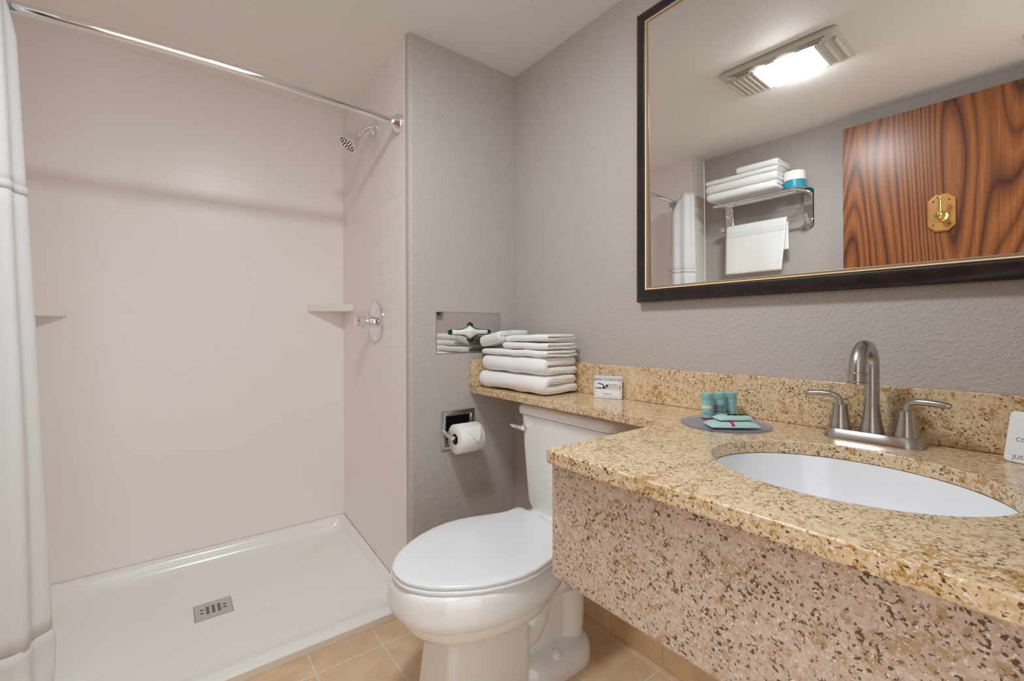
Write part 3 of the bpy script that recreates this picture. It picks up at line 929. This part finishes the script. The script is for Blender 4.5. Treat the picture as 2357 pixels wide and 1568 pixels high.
def folded_towel(loc, rot, w, d, h, layers, label, group, seed, tilt=(0, 0), name='folded_towel', cat='towel', wob=0.003):
    """local frame: x along the fold, -y the folded front, z up, origin at the bottom centre"""
    M = Matrix.Rotation(tilt[0], 4, 'X') @ Matrix.Rotation(tilt[1], 4, 'Y')
    bm = NB()
    th = h / layers
    n = layers // 2
    for k in range(n):
        inset = th * k
        lo = th * (k + 0.5); hi = h - th * (k + 0.5)
        ribbon(bm, ufold(d / 2 - 0.004 * k, -d / 2 + inset, lo, hi, ybk2=d / 2 - 0.009 * (n - k)), th * 0.97, -w / 2 + 0.002 * k, w / 2 - 0.003 * k, M, seed + k, wob=wob)
    o = obj(name, bm, M_TERRY, angle=75)
    o.location = loc
    o.rotation_euler = (0, 0, rot)
    return tag(o, label, cat, group)

GT = 'white towels stacked on the counter shelf'
zt = CT + 0.0006
folded_towel((0.226, -0.122, zt + 0.003), 0.06, 0.368, 0.150, 0.064, 2, 'thick folded white bath towel at the bottom of the counter stack', GT, 1, name='bath_towel', wob=0.0045)
folded_towel((0.231, -0.118, zt + 0.069), 0.045, 0.352, 0.150, 0.060, 2, 'thick folded white bath towel second from the bottom of the counter stack', GT, 5, name='bath_towel', wob=0.004)
folded_towel((0.229, -0.119, zt + 0.131), 0.05, 0.366, 0.152, 0.024, 2, 'thin folded white hand towel across the bath towels on the counter shelf', GT, 9, name='hand_towel', wob=0.003)
folded_towel((0.292, -0.116, zt + 0.1575), 0.06, 0.236, 0.148, 0.023, 2, 'folded white washcloth under the topmost cloth of the counter stack', GT, 13, name='washcloth', wob=0.003)
folded_towel((0.294, -0.113, zt + 0.185), 0.05, 0.226, 0.140, 0.023, 2, 'topmost flat white washcloth of the counter stack', GT, 17, tilt=(0, -0.03), name='washcloth', wob=0.003)
folded_towel((0.102, -0.128, zt + 0.171), 0.07, 0.124, 0.150, 0.044, 2, 'puffed white washcloth folded at the left end of the counter stack', GT, 21, tilt=(0, -0.19), name='washcloth', wob=0.004)

# ------------------------------------------------------------------ cards on the counter
def easel(name, label, p0, p1, top_back, h, thick, lines, border, icon, radius=0.004):
    """a thin upright card whose lower edge runs p0 -> p1"""
    p0, p1 = Vector(p0), Vector(p1)
    x = (p1 - p0).normalized()
    back = Vector((-x.y, x.x, 0))
    up = (Vector((0, 0, 1)) + back * top_back).normalized()
    Mx = frame_at(p0, x, up)
    w = (p1 - p0).length
    t = thing(name, label, 'sign', tuple((p0 + p1) / 2))
    bm = NB()
    lp = rrect(0, w, 0, h, radius, 0)
    loft(bm, [[Mx @ Vector((p.x, p.y, -thick)) for p in lp], [Mx @ p for p in lp]])
    obj('card', bm, M_CARD, t, smooth=False)
    bm = NB()
    yb = 0.001 + (thick + 0.025) * top_back
    add_prism(bm, [Mx @ Vector(q) for q in ((w * 0.4, h * 0.55, -thick), (w * 0.4, 0.004, -thick), (w * 0.4, yb, -thick - 0.025))], x * (w * 0.2))
    obj('easel_foot', bm, M_CARD, t, smooth=False)
    if border:
        bm = NB()
        i, b = 0.0045, 0.0009
        for a, c in (((i, i), (w - i, i + b)), ((i, h - i - b), (w - i, h - i)), ((i, i), (i + b, h - i)), ((w - i - b, i), (w - i, h - i))):
            add_box(bm, (a[0], a[1], 0.0001), (c[0], c[1], 0.0003), Mx)
        obj('printed_border', bm, M_INKB, t, smooth=False)
    bms = [text_mesh(s, sz, Mx @ Matrix.Translation((w * fx, h * fy, 0.0003)), al, bo) for s, sz, fx, fy, al, bo in lines]
    obj('lettering', join(*bms), M_INK if icon else M_INKB, t, smooth=False)
    if icon:
        bm = NB()
        def poly(pts): add_prism(bm, [Mx @ Vector((w * a, h * b, 0.0001)) for a, b in pts], (Mx.to_3x3() @ Vector((0, 0, 0.0002))))
        poly([(0.10, 0.455), (0.22, 0.475), (0.31, 0.455), (0.33, 0.53), (0.32, 0.60), (0.21, 0.615), (0.13, 0.65), (0.125, 0.675), (0.24, 0.655), (0.34, 0.625), (0.375, 0.545), (0.42, 0.475), (0.46, 0.435), (0.30, 0.43), (0.10, 0.43)])
        add_prism(bm, [Mx @ Vector((w * 0.462 + 0.0042 * math.cos(2 * PI * k / 16), h * 0.555 + 0.0042 * math.sin(2 * PI * k / 16), 0.0001)) for k in range(16)], (Mx.to_3x3() @ Vector((0, 0, 0.0002))))
        obj('swimmer_pictogram', bm, M_INK, t, smooth=False)
    return t
easel('pool_notice', 'small white pool notice with a swimmer pictogram standing beside the towel stack', (0.526, -0.078, CT + 0.0015), (0.609, -0.038, CT + 0.0015), 0.05, 0.073, 0.003,
      [('GOING TO OUR POOL?', 0.0088, 0.5, 0.83, 'CENTER', 0.0001), ('Pool towels are', 0.0062, 0.70, 0.62, 'CENTER', 0), ('available at front desk', 0.0062, 0.71, 0.53, 'CENTER', 0), ('Please do not remove room towels', 0.0060, 0.5, 0.44, 'CENTER', 0), ('Thank you', 0.0066, 0.5, 0.19, 'CENTER', 0)], True, True)
easel('info_card', 'white card with blue-grey lettering leaning by the backsplash right of the faucet', (1.4475, -0.067, CT + 0.0015), (1.541, -0.101, CT + 0.0015), 0.25, 0.086, 0.002,
      [('WE HAVE', 0.0095, 0.5, 0.56, 'CENTER', 0), ('COMPLIMENTARY', 0.0095, 0.5, 0.44, 'CENTER', 0), ('PERSONAL', 0.0095, 0.5, 0.32, 'CENTER', 0), ('ITEMS', 0.0095, 0.5, 0.21, 'CENTER', 0), ('JUST ASK AT DESK', 0.0095, 0.5, 0.10, 'CENTER', 0)], False, False, 0.007)

# ------------------------------------------------------------------ amenities
TRX, TRY = 1.006, -0.153
o = obj('amenity_tray', lathe([(0.090, 0), (0.095, 0.0008), (0.098, 0.0030), (0.0985, 0.0042), (0.096, 0.0044), (0.091, 0.0026), (0.085, 0.0022), (0.001, 0.0022)], (TRX, TRY, CT + 0.0003), n=56), M_TRAY)
tag(o, 'clear round plastic tray holding toiletries on the granite counter', 'tray')
def bottle(x, y, label, kind):
    z = CT + 0.0026
    t = thing('toiletry_bottle', label, 'bottle', (x, y, z), 'mini bottles on the clear tray')
    r = 0.0142
    obj('body', lathe([(r - 0.0015, 0), (r, 0.0015), (r, 0.046), (r - 0.001, 0.0468)], (x, y, z), n=28), M_TEAL, t)
    obj('cap', lathe([(r - 0.0006, 0.0468), (r - 0.0002, 0.0475), (r - 0.0002, 0.063), (r - 0.0015, 0.0645), (r - 0.004, 0.0648)], (x, y, z), n=28), M_TEALC, t)
    obj('base_band', lathe([(r - 0.0008, 0.0002), (r + 0.0003, 0.001), (r + 0.0003, 0.0032), (r, 0.0034)], (x, y, z), n=28), M_PINK, t)
    d = Vector((CAM.x - x, CAM.y - y, 0)).normalized()
    a0 = math.atan2(d.y, d.x)
    def patch(z0, z1, da0, da1, k):
        bm = NB()
        loft(bm, [[(x + (r + 0.0003) * math.cos(a0 + da0 + (da1 - da0) * i / 8), y + (r + 0.0003) * math.sin(a0 + da0 + (da1 - da0) * i / 8), zz) for i in range(9)] for zz in (z + z0, z + z1)], closed=False)
        obj('printed_label', bm, k, t)
    if kind == 0:
        patch(0.026, 0.034, -1.2, 0.75, M_CREAM); patch(0.012, 0.0135, -0.5, 0.35, M_GREYP); patch(0.016, 0.0172, -0.6, 0.1, M_GREYP)
    elif kind == 1:
        patch(0.020, 0.034, -0.9, 0.9, M_GREYP); patch(0.0155, 0.018, -1.1, 0.8, M_PINKD)
    else:
        patch(0.014, 0.0165, -1.1, 0.1, M_PINKD); patch(0.022, 0.0232, -0.8, 0.0, M_GREYP)
bottle(0.9475, -0.1255, 'small pale teal toiletry bottle with a cream label, leftmost on the clear tray', 0)
bottle(0.9610, -0.0920, 'small teal toiletry bottle with a grey and plum label, middle of three', 1)
bottle(0.9745, -0.0610, 'small teal toiletry bottle with a short plum stripe, right of three', 2)

def sachet(cx, cy, z, ang, L, Wd, th, label, stripe, motif):
    t = thing('soap_sachet', label, 'soap', (cx, cy, z), 'wrapped soaps on the clear tray')
    M = Matrix.Translation((cx, cy, z)) @ Matrix.Rotation(ang, 4, 'Z')
    nx, ny = 16, 10
    bm = NB()
    def hgt(u, v): return th * (max(0, 1 - abs(u) ** 6) ** 0.8) * (max(0, 1 - abs(v) ** 4) ** 0.6)
    top, bot = [], []
    for i in range(nx + 1):
        u = -1 + 2 * i / nx
        ra, rb = [], []
        for j in range(ny + 1):
            v = -1 + 2 * j / ny
            pin = 1 - 0.08 * (abs(u) ** 3)
            x, y = u * L / 2, v * Wd / 2 * pin
            ra.append(M @ Vector((x, y, 0.0012 + th * 0.28 + hgt(u, v) * 0.72 + 0.0009 * noise.noise(Vector((x * 90, y * 90, z * 50))))))
            rb.append(M @ Vector((x, y, 0.0004 + th * 0.28 * (1 - (hgt(u, v) / th)))))
        top.append(ra); bot.append(rb)
    loft(bm, top, closed=False); loft(bm, bot, closed=False)
    bmesh.ops.remove_doubles(bm, verts=bm.verts[:], dist=0.00005)
    # close the sealed rim
    edges = [e for e in bm.edges if e.is_boundary]
    bmesh.ops.bridge_loops(bm, edges=edges)
    obj('wrapper', bm, M_MINT, t, angle=60)
    def strip(u0, u1, v0, v1, mm, nm):
        b = NB(); rows = []
        for i in range(5):
            u = u0 + (u1 - u0) * i / 4
            rows.append([M @ Vector((u * L / 2, (v0 + (v1 - v0) * j / 8) * Wd / 2 * (1 - 0.08 * abs(u) ** 3), 0.0018 + th * 0.28 + hgt(u, v0 + (v1 - v0) * j / 8) * 0.72 + 0.0004)) for j in range(9)])
        loft(b, rows, closed=False); obj(nm, b, mm, t)
    strip(stripe[0], stripe[1], -0.97, 0.4, M_PINK, 'magenta_stripe')
    if motif:
        b = NB()
        random.seed(4)
        for k in range(7):
            u, v = -0.35 + k * 0.155, -0.25 + 0.3 * (k % 2)
            c = Vector((u * L / 2, v * Wd / 2, 0.0022 + th))
            rr = 0.0036 + 0.0010 * (k % 3)
            add_tube(b, [M @ (c + Vector((rr * math.cos(a), rr * math.sin(a), 0))) for a in [0.4 * k + 1.55 * PI * i / 12 for i in range(13)]], 0.0009, 5)
        obj('printed_motif', b, M_INK, t)
sachet(1.036, -0.178, CT + 0.0028, 0.86, 0.112, 0.062, 0.013, 'mint wrapped soap with a magenta stripe lying flat on the clear tray', (-0.22, -0.10), False)
sachet(1.034, -0.164, CT + 0.0165, 0.95, 0.088, 0.044, 0.011, 'mint wrapped soap with black printed motif lying on the other soap', (0.74, 0.90), True)

# ------------------------------------------------------------------ recessed tissue dispenser
def tissue():
    y0, y1, z0, z1 = -0.383, -0.083, 0.943, 1.102
    t = thing('tissue_dispenser', 'chrome recessed tissue dispenser on the grey wall above the towels', 'tissue dispenser', (0, -0.233, 1.02))
    cy, cz = -0.233, 1.0245
    # cross shaped opening with rounded tips
    pts = []
    ax, av, hx, hv = 0.103, 0.041, 0.0105, 0.0170     # arm reach along y / z, half thickness of the y arms / z arms
    def tip(c, r, a0, a1, n=6): return [(c[0] + r[0] * math.cos(a0 + (a1 - a0) * k / n), c[1] + r[1] * math.sin(a0 + (a1 - a0) * k / n)) for k in range(n + 1)]
    pts += tip((ax - 0.012, 0), (0.012, hx), -PI / 2, PI / 2)
    pts += [(0.045, 0.0125), (0.026, 0.0175)]
    pts += tip((0, av - 0.020), (hv, 0.020), 0, PI)
    pts += [(-0.026, 0.0175), (-0.045, 0.0125)]
    pts += tip((-ax + 0.012, 0), (0.012, hx), PI / 2, 1.5 * PI)
    pts += [(-0.045, -0.0125), (-0.026, -0.0175)]
    pts += tip((0, -av + 0.020), (hv, 0.020), PI, 2 * PI)
    pts += [(0.026, -0.0175), (0.045, -0.0125)]
    bm = NB()
    vo = [bm.verts.new((0.0025, a, b)) for a, b in ((y0, z0), (y1, z0), (y1, z1), (y0, z1))]
    vh = [bm.verts.new((0.0025, cy + a, cz + b)) for a, b in pts]
    ed = [bm.edges.new((q[i], q[(i + 1) % len(q)])) for q in (vo, vh) for i in range(len(q))]
    bmesh.ops.triangle_fill(bm, use_beauty=True, use_dissolve=False, edges=ed)
    ex = bmesh.ops.extrude_face_region(bm, geom=bm.faces[:])
    bmesh.ops.translate(bm, vec=(-0.002, 0, 0), verts=[v for v in ex['geom'] if isinstance(v, bmesh.types.BMVert)])
    obj('faceplate', bm, M_PLATE, t, smooth=False)
    obj('faceplate_gap', join(box((0.0002, y0 - 0.0014, z0 - 0.0014), (0.0016, y0 + 0.001, z1 + 0.0014)), box((0.0002, y1 - 0.001, z0 - 0.0014), (0.0016, y1 + 0.0014, z1 + 0.0014)), box((0.0002, y0, z0 - 0.0014), (0.0016, y1, z0 + 0.001)), box((0.0002, y0, z1 - 0.001), (0.0016, y1, z1 + 0.0014))), M_GAPDARK, t, smooth=False)  # dark strips painting the shaded gap round the plate
    o = obj('tissue_carton', box((-0.070, TS[0] + 0.003, TS[2] + 0.003), (-0.004, TS[1] - 0.003, TS[3] - 0.003)), M_GREEN, t, smooth=False)
    o['label'] = 'dark green carton showing through the opening'
    # the white sheets between the green tips, pulled into a ridge
    bm = NB()
    rows = []
    for i in range(17):
        u = -1 + i / 8
        row = []
        for j in range(9):
            v = -1 + j / 4
            half = 0.0112 + 0.017 * math.exp(-(u / 0.24) ** 2)
            yy = cy + u * 0.084
            zz = cz + v * half + 0.002 * noise.noise(Vector((u * 4, v, 3)))
            xx = 0.0035 + (0.020 * math.exp(-(u / 0.35) ** 2) + 0.006) * (1 - v * v) * (0.8 + 0.4 * noise.noise(Vector((u * 3.1, v * 2, 7)))) - 0.006 * (abs(v) > 0.9)
            row.append(Vector((xx, yy, zz)))
        rows.append(row)
    loft(bm, rows, closed=False)
    o = obj('tissue_sheet', bm, M_PAPER, t)
    m = o.modifiers.new('solid', 'SOLIDIFY'); m.thickness = 0.0008
tissue()

# ------------------------------------------------------------------ recessed paper holder and roll
def holder():
    y0, y1, z0, z1 = -0.364, -0.212, 0.562, 0.717
    t = thing('toilet_paper_holder', 'recessed chrome toilet paper holder in the grey wall', 'paper holder', (0, -0.288, 0.64))
    prof = [(0.0, 0.0006), (0.001, 0.004), (0.004, 0.0052), (0.017, 0.0048), (0.0205, 0.003), (0.0225, -0.004), (0.0225, -0.062)]
    bm = NB()
    loft(bm, [[Vector((d, y0 + i, z0 + i)), Vector((d, y1 - i, z0 + i)), Vector((d, y1 - i, z1 - i)), Vector((d, y0 + i, z1 - i))] for i, d in prof], True, False, False)
    obj('frame', bm, M_CHROME_S, t, angle=25)
    i = 0.0228
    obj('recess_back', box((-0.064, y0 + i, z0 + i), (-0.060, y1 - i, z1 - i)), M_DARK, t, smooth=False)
    zc = 0.624
    for s, y in ((1, -0.3535), (-1, -0.2225)):
        obj('post', tube(spline([(0.003, y, zc + 0.012), (0.016, y, zc + 0.012), (0.036, y, zc + 0.005), (0.058, y, zc + 0.001), (0.068, y, zc)], 4), [0.011] * 5 + [0.0085] * 8 + [0.0075] * 4, 14), M_CHROME, t)
    obj('spindle', lathe([(0.006, 0), (0.0075, 0.006), (0.0075, 0.122), (0.006, 0.128)], (0.064, -0.352, zc), (0, 1, 0), 18), M_CHROME, t)
    rc = Vector((0.064, -0.340, 0.6185))
    r = thing('toilet_paper_roll', 'white toilet paper roll with folded end on the wall holder', 'toilet paper', (0.064, -0.288, 0.6185))
    n = 48
    bm = NB()
    add_lathe(bm, [(0.0215, 0.0), (0.0545, 0.0), (0.0560, 0.0015), (0.0560, 0.1005), (0.0545, 0.102), (0.0215, 0.102), (0.0215, 0.0)], rc, (0, 1, 0), n, False, False)
    obj('paper', bm, M_PAPER, r, angle=50)
    obj('core', lathe([(0.0190, 0.0005), (0.0212, 0.0005), (0.0212, 0.1015), (0.0190, 0.1015), (0.0190, 0.0005)], rc, (0, 1, 0), 32, False, False), M_CARD_TUBE, r)
    # folded triangular end over the top front
    bm = NB()
    rows = []
    for k in range(9):
        a = math.radians(62 - 9.0 * k)
        w = 0.050 * (1 - k / 8.6)
        mid = 0.055 + 0.012 * k / 8
        rad = 0.0568 + 0.0030 * (k / 8) ** 1.5
        rows.append([Vector((rc.x + rad * math.cos(a), rc.y + mid + w * (j / 6 * 2 - 1), rc.z + rad * math.sin(a))) for j in range(7)])
    loft(bm, rows, closed=False)
    o = obj('folded_end', bm, M_PAPER, r)
    m = o.modifiers.new('solid', 'SOLIDIFY'); m.thickness = 0.0015; m.offset = 1
holder()

# ------------------------------------------------------------------ ceiling light with fan grille
def ceiling_light():
    x0, x1, y0, y1 = 0.558, 1.000, -1.080, -0.790
    t = thing('ceiling_light', 'rectangular white ceiling vent with a lit diffuser, seen in the mirror', 'ceiling light', (0.78, -0.935, H))
    bm = NB()
    def rr(i, z): return rrect(x0 + i, x1 - i, y0 + i, y1 - i, 0.030 - i * 0.3, H - z, 5)
    loft(bm, [rr(0.004, 0.0), rr(0.0, 0.006), rr(0.002, 0.012), rr(0.016, 0.021), rr(0.034, 0.0265), rr(0.05, 0.028)])
    obj('housing', bm, M_VENTW, t, angle=30)
    # diffuser
    lx0, lx1, ly0, ly1 = 0.700, 0.900, -1.052, -0.826
    bm = NB()
    loft(bm, [rrect(lx0, lx1, ly0, ly1, 0.018, H - 0.0275), rrect(lx0 + 0.002, lx1 - 0.002, ly0 + 0.002, ly1 - 0.002, 0.018, H - 0.0315), rrect(lx0 + 0.014, lx1 - 0.014, ly0 + 0.014, ly1 - 0.014, 0.016, H - 0.0385), rrect(lx0 + 0.045, lx1 - 0.045, ly0 + 0.045, ly1 - 0.045, 0.012, H - 0.0425)])
    o = obj('diffuser', bm, M_LENS, t, angle=60)
    o['label'] = 'glowing white diffuser'
    # louvre ribs each side
    for a, b in ((0.578, 0.692), (0.908, 0.984)):
        n = int((b - a) / 0.019)
        for k in range(n):
            x = a + 0.008 + (b - a - 0.012) * k / max(1, n - 1)
            bm = NB()
            loft(bm, [rrect(x - 0.0055, x + 0.0055, y0 + 0.045, y1 - 0.045, 0.004, H - 0.024), rrect(x - 0.0045, x + 0.0045, y0 + 0.046, y1 - 0.046, 0.004, H - 0.033), rrect(x - 0.002, x + 0.002, y0 + 0.048, y1 - 0.048, 0.0015, H - 0.036)])
            obj('louvre', bm, M_VENTW, t)
    # dark slots along the long edge
    for r_, (ya) in enumerate((y1 - 0.018, y1 - 0.027, y1 - 0.036)):
        for a, b in ((0.60, 0.70), (0.715, 0.80), (0.825, 0.955)):
            a2, b2 = a + 0.012 * r_, b - 0.012 * r_
            obj('slot', box((a2, ya - 0.0014, H - 0.0282 - 0.0004 if r_ == 2 else H - 0.0225 - 0.0028 * r_), (b2, ya + 0.0014, H - 0.018)), M_DARK, t, smooth=False)
ceiling_light()

o = obj('ceiling_cover_plate', lathe([(0.052, 0), (0.052, -0.004), (0.049, -0.008), (0.03, -0.0095), (0.001, -0.0095)], (0.437, -0.212, H), n=48), M_CEIL)
tag(o, 'round flat cover plate on the ceiling above the corner', 'ceiling plate')
bm = NB()
prof = [(0.055, 0), (0.055, -0.006)]
for k in range(5): prof += [(0.050 - 0.007 * k, -0.008 - 0.007 * k), (0.047 - 0.007 * k, -0.012 - 0.007 * k), (0.050 - 0.007 * k - 0.004, -0.0125 - 0.007 * k)]
add_lathe(bm, prof + [(0.002, -0.044)], (1.487, -1.475, H), n=40)
o = obj('ceiling_vent', bm, M_PLASTW, angle=20)
tag(o, 'round white ribbed ceiling vent at the right edge of the mirror', 'vent')

# ------------------------------------------------------------------ towel rack on the wall opposite (seen in the mirror)
RX0, RX1 = 0.168, 0.614
BARY, BARZ = YF + 0.088, 1.628
def rack():
    t = thing('towel_rack', 'chrome hotel towel rack with shelf and bar, reflected in the mirror', 'towel rack', (0.4, YF, 1.7))
    zs, yfr = 1.752, YF + 0.215
    for x in (RX0, RX1):
        bm = NB()
        lp = [(x + 0.026 * math.cos(a), 1.752 + 0.026 + 0.026 * math.sin(a)) for a in [PI * k / 14 for k in range(15)]] + [(x - 0.026 * math.cos(a), 1.592 - 0.026 * math.sin(a)) for a in [PI * k / 14 for k in range(15)]]
        loft(bm, [[Vector((a, YF + 0.001, b)) for a, b in lp], [Vector((a, YF + 0.006, b)) for a, b in lp], [Vector((x + (a - x) * 0.86, YF + 0.010, 1.68 + (b - 1.68) * 0.975)) for a, b in lp]])
        obj('wall_plate', bm, M_CHROME, t)
        # side arm of the shelf, drooping at the front
        p = spline([(x, YF + 0.008, 1.776), (x, YF + 0.06, 1.772), (x, yfr - 0.05, 1.760), (x, yfr, zs)], 6)
        obj('shelf_arm', tube(p, 0.0075, 12), M_CHROME, t)
        p = spline([(x, YF + 0.008, 1.606), (x, YF + 0.03, 1.610), (x, YF + 0.06, 1.622), (x, BARY, BARZ)], 6)
        obj('bar_arm', tube(p, [0.016] * 6 + [0.012] * 13, 14), M_CHROME, t)
        obj('bar_end', lathe([(0.006, -0.016), (0.0155, -0.014), (0.0165, 0), (0.0155, 0.014), (0.006, 0.016)], (x, BARY, BARZ), (1, 0, 0), 20), M_CHROME, t)
    for k in range(6):
        f = (k + 0.3) / 5.3
        y = YF + 0.022 + (yfr - YF - 0.022) * f
        z = 1.776 - 0.024 * f ** 1.6
        x0, x1 = RX0 + 0.002, RX1 - 0.002
        obj('shelf_rail', tube([(x0, y, z), (x1, y, z)], 0.0048 if k < 5 else 0.0072, 10), M_CHROME, t)
    obj('towel_bar', tube([(RX0, BARY, BARZ), (RX1, BARY, BARZ)], 0.0068, 14), M_CHROME, t)
rack()
GR = 'white towels stacked on the chrome rack'
zr = 1.7835
folded_towel((0.325, YF + 0.124, zr + 0.003), PI + 0.0, 0.395, 0.188, 0.050, 2, 'folded white bath towel lying lowest on the chrome rack shelf', GR, 31, name='bath_towel')
folded_towel((0.323, YF + 0.124, zr + 0.056), PI + 0.01, 0.405, 0.188, 0.046, 2, 'folded white bath towel second from the rack shelf', GR, 35, name='bath_towel')
folded_towel((0.320, YF + 0.122, zr + 0.105), PI - 0.01, 0.410, 0.188, 0.026, 2, 'thin folded white hand towel on the rack towels', GR, 39, name='hand_towel')
folded_towel((0.415, YF + 0.114, zr + 0.135), PI + 0.02, 0.225, 0.195, 0.036, 2, 'folded white washcloth topmost on the rack stack, nearer the wrapped roll', GR, 43, tilt=(0, 0.0), name='washcloth')

def wrapped_roll():
    x, y, z = 0.575, YF + 0.105, 1.781
    t = thing('wrapped_paper_roll', 'spare paper roll in white and turquoise wrapping on the rack shelf', 'toilet paper', (x, y, z))
    obj('white_wrapping', lathe([(0.020, 0.0), (0.048, 0.0015), (0.0525, 0.006), (0.0525, 0.088), (0.049, 0.097), (0.030, 0.101), (0.018, 0.096), (0.001, 0.094)], (x, y, z), n=36), M_PAPER, t)
    o = obj('turquoise_band', lathe([(0.0520, 0.004), (0.0532, 0.005), (0.0532, 0.046), (0.0522, 0.047)], (x, y, z), n=36, cap0=False, cap1=False), M_TURQ, t)
    o['label'] = 'turquoise printed band'
wrapped_roll()

def hanging():
    t = thing('hanging_hand_towel', 'white hand towel draped over the rack bar, reflected in the mirror', 'towel', (0.34, BARY, BARZ))
    yb, zb = BARY, BARZ
    def sheet(z_lo_f, z_lo_b, x0, x1, slant):
        bm = NB()
        rows = []
        n = 26
        prof = []
        for k in range(n + 1): prof.append((0.0105, z_lo_f + (zb - z_lo_f) * k / n))
        for k in range(1, 8): prof.append((0.0105 * math.cos(PI * k / 8), zb + 0.0105 * math.sin(PI * k / 8)))
        for k in range(n + 1): prof.append((-0.0105, zb + (z_lo_b - zb) * k / n))
        for d, z in prof:
            row = []
            for i in range(25):
                f = i / 24
                hang = max(0, (zb - z)) / (zb - z_lo_f)
                x = x0 + (x1 - x0) * f - (slant * hang * f if d > 0 else -0.004 * f * hang)
                wav = 0.0035 * hang * math.sin(f * 9 + 1) + 0.002 * noise.noise(Vector((f * 5, z * 9, d * 40)))
                lean = (0.012 if d > 0 else 0.0) * hang
                row.append(Vector((x, yb + d + wav + lean, z)))
            rows.append(row)
        loft(bm, rows, closed=False)
        return bm
    o = obj('cloth', sheet(1.337, 1.455, 0.187, 0.532, 0.026), M_TERRY, t, angle=80)
    m = o.modifiers.new('solid', 'SOLIDIFY'); m.thickness = 0.004; m.offset = 0
    bm = NB()
    rows = []
    for k in range(9):
        z = 1.566 + 0.035 * k / 8
        hang = (zb - z) / (zb - 1.337)
        rows.append([Vector((0.188 + (0.531 - 0.188) * f - 0.026 * hang * f, yb + 0.0105 + 0.0035 * hang * math.sin(f * 9 + 1) + 0.002 * noise.noise(Vector((f * 5, z * 9, 0.42))) + 0.012 * hang + 0.0026, z)) for f in [i / 24 for i in range(25)]])
    loft(bm, rows, closed=False)
    o = obj('woven_band', bm, M_BAND, t)
    m = o.modifiers.new('solid', 'SOLIDIFY'); m.thickness = 0.0006
hanging()

# brass coat hook on an oak plaque, screwed to the door
def coat_hook():
    cx, cz, y = 1.176, 1.531, DY
    t = thing('coat_hook', 'brass coat hook on an octagonal oak plaque mounted on the wooden door', 'hook', (cx, y, cz))
    def oct_(hw, hh, c, yy): return [Vector((cx + a, yy, cz + b)) for a, b in ((-hw + c, -hh), (hw - c, -hh), (hw, -hh + c), (hw, hh - c), (hw - c, hh), (-hw + c, hh), (-hw, hh - c), (-hw, -hh + c))]
    bm = NB()
    loft(bm, [oct_(0.047, 0.086, 0.026, y + 0.0005), oct_(0.047, 0.086, 0.026, y + 0.009), oct_(0.042, 0.081, 0.025, y + 0.014), oct_(0.039, 0.078, 0.024, y + 0.0145)])
    obj('plaque', bm, M_OAK, t, smooth=False)
    for a in (-1, 1):
        for b in (-1, 1): obj('screw_hole', lathe([(0.0042, 0), (0.0042, 0.0016)], (cx + a * 0.027, y + 0.0138, cz + b * 0.055), (0, 1, 0), 12), M_CARD_TUBE, t)
    obj('rosette', lathe([(0.026, 0), (0.025, 0.004), (0.017, 0.010), (0.013, 0.016), (0.012, 0.020)], (cx, y + 0.014, cz - 0.018), (0, 1, 0), 28), M_BRASS, t)
    b = obj('upper_hook', tube(spline([(cx, y + 0.030, cz - 0.016), (cx, y + 0.050, cz - 0.004), (cx, y + 0.058, cz + 0.020), (cx, y + 0.064, cz + 0.045), (cx, y + 0.070, cz + 0.056)], 5), [0.0085] * 6 + [0.0065] * 9 + [0.0055] * 6, 14), M_BRASS, t)
    bm = NB(); bmesh.ops.create_uvsphere(bm, u_segments=18, v_segments=12, radius=0.010); bmesh.ops.translate(bm, vec=(cx, y + 0.071, cz + 0.062), verts=bm.verts[:])
    obj('finial', bm, M_BRASS, b)
    b = obj('lower_hook', tube(spline([(cx, y + 0.028, cz - 0.020), (cx, y + 0.044, cz - 0.034), (cx, y + 0.058, cz - 0.032), (cx, y + 0.064, cz - 0.022)], 5), 0.0072, 14), M_BRASS, t)
    bm = NB(); bmesh.ops.create_uvsphere(bm, u_segments=18, v_segments=12, radius=0.0125); bmesh.ops.translate(bm, vec=(cx, y + 0.064, cz - 0.014), verts=bm.verts[:])
    obj('knob', bm, M_BRASS, b)
coat_hook()
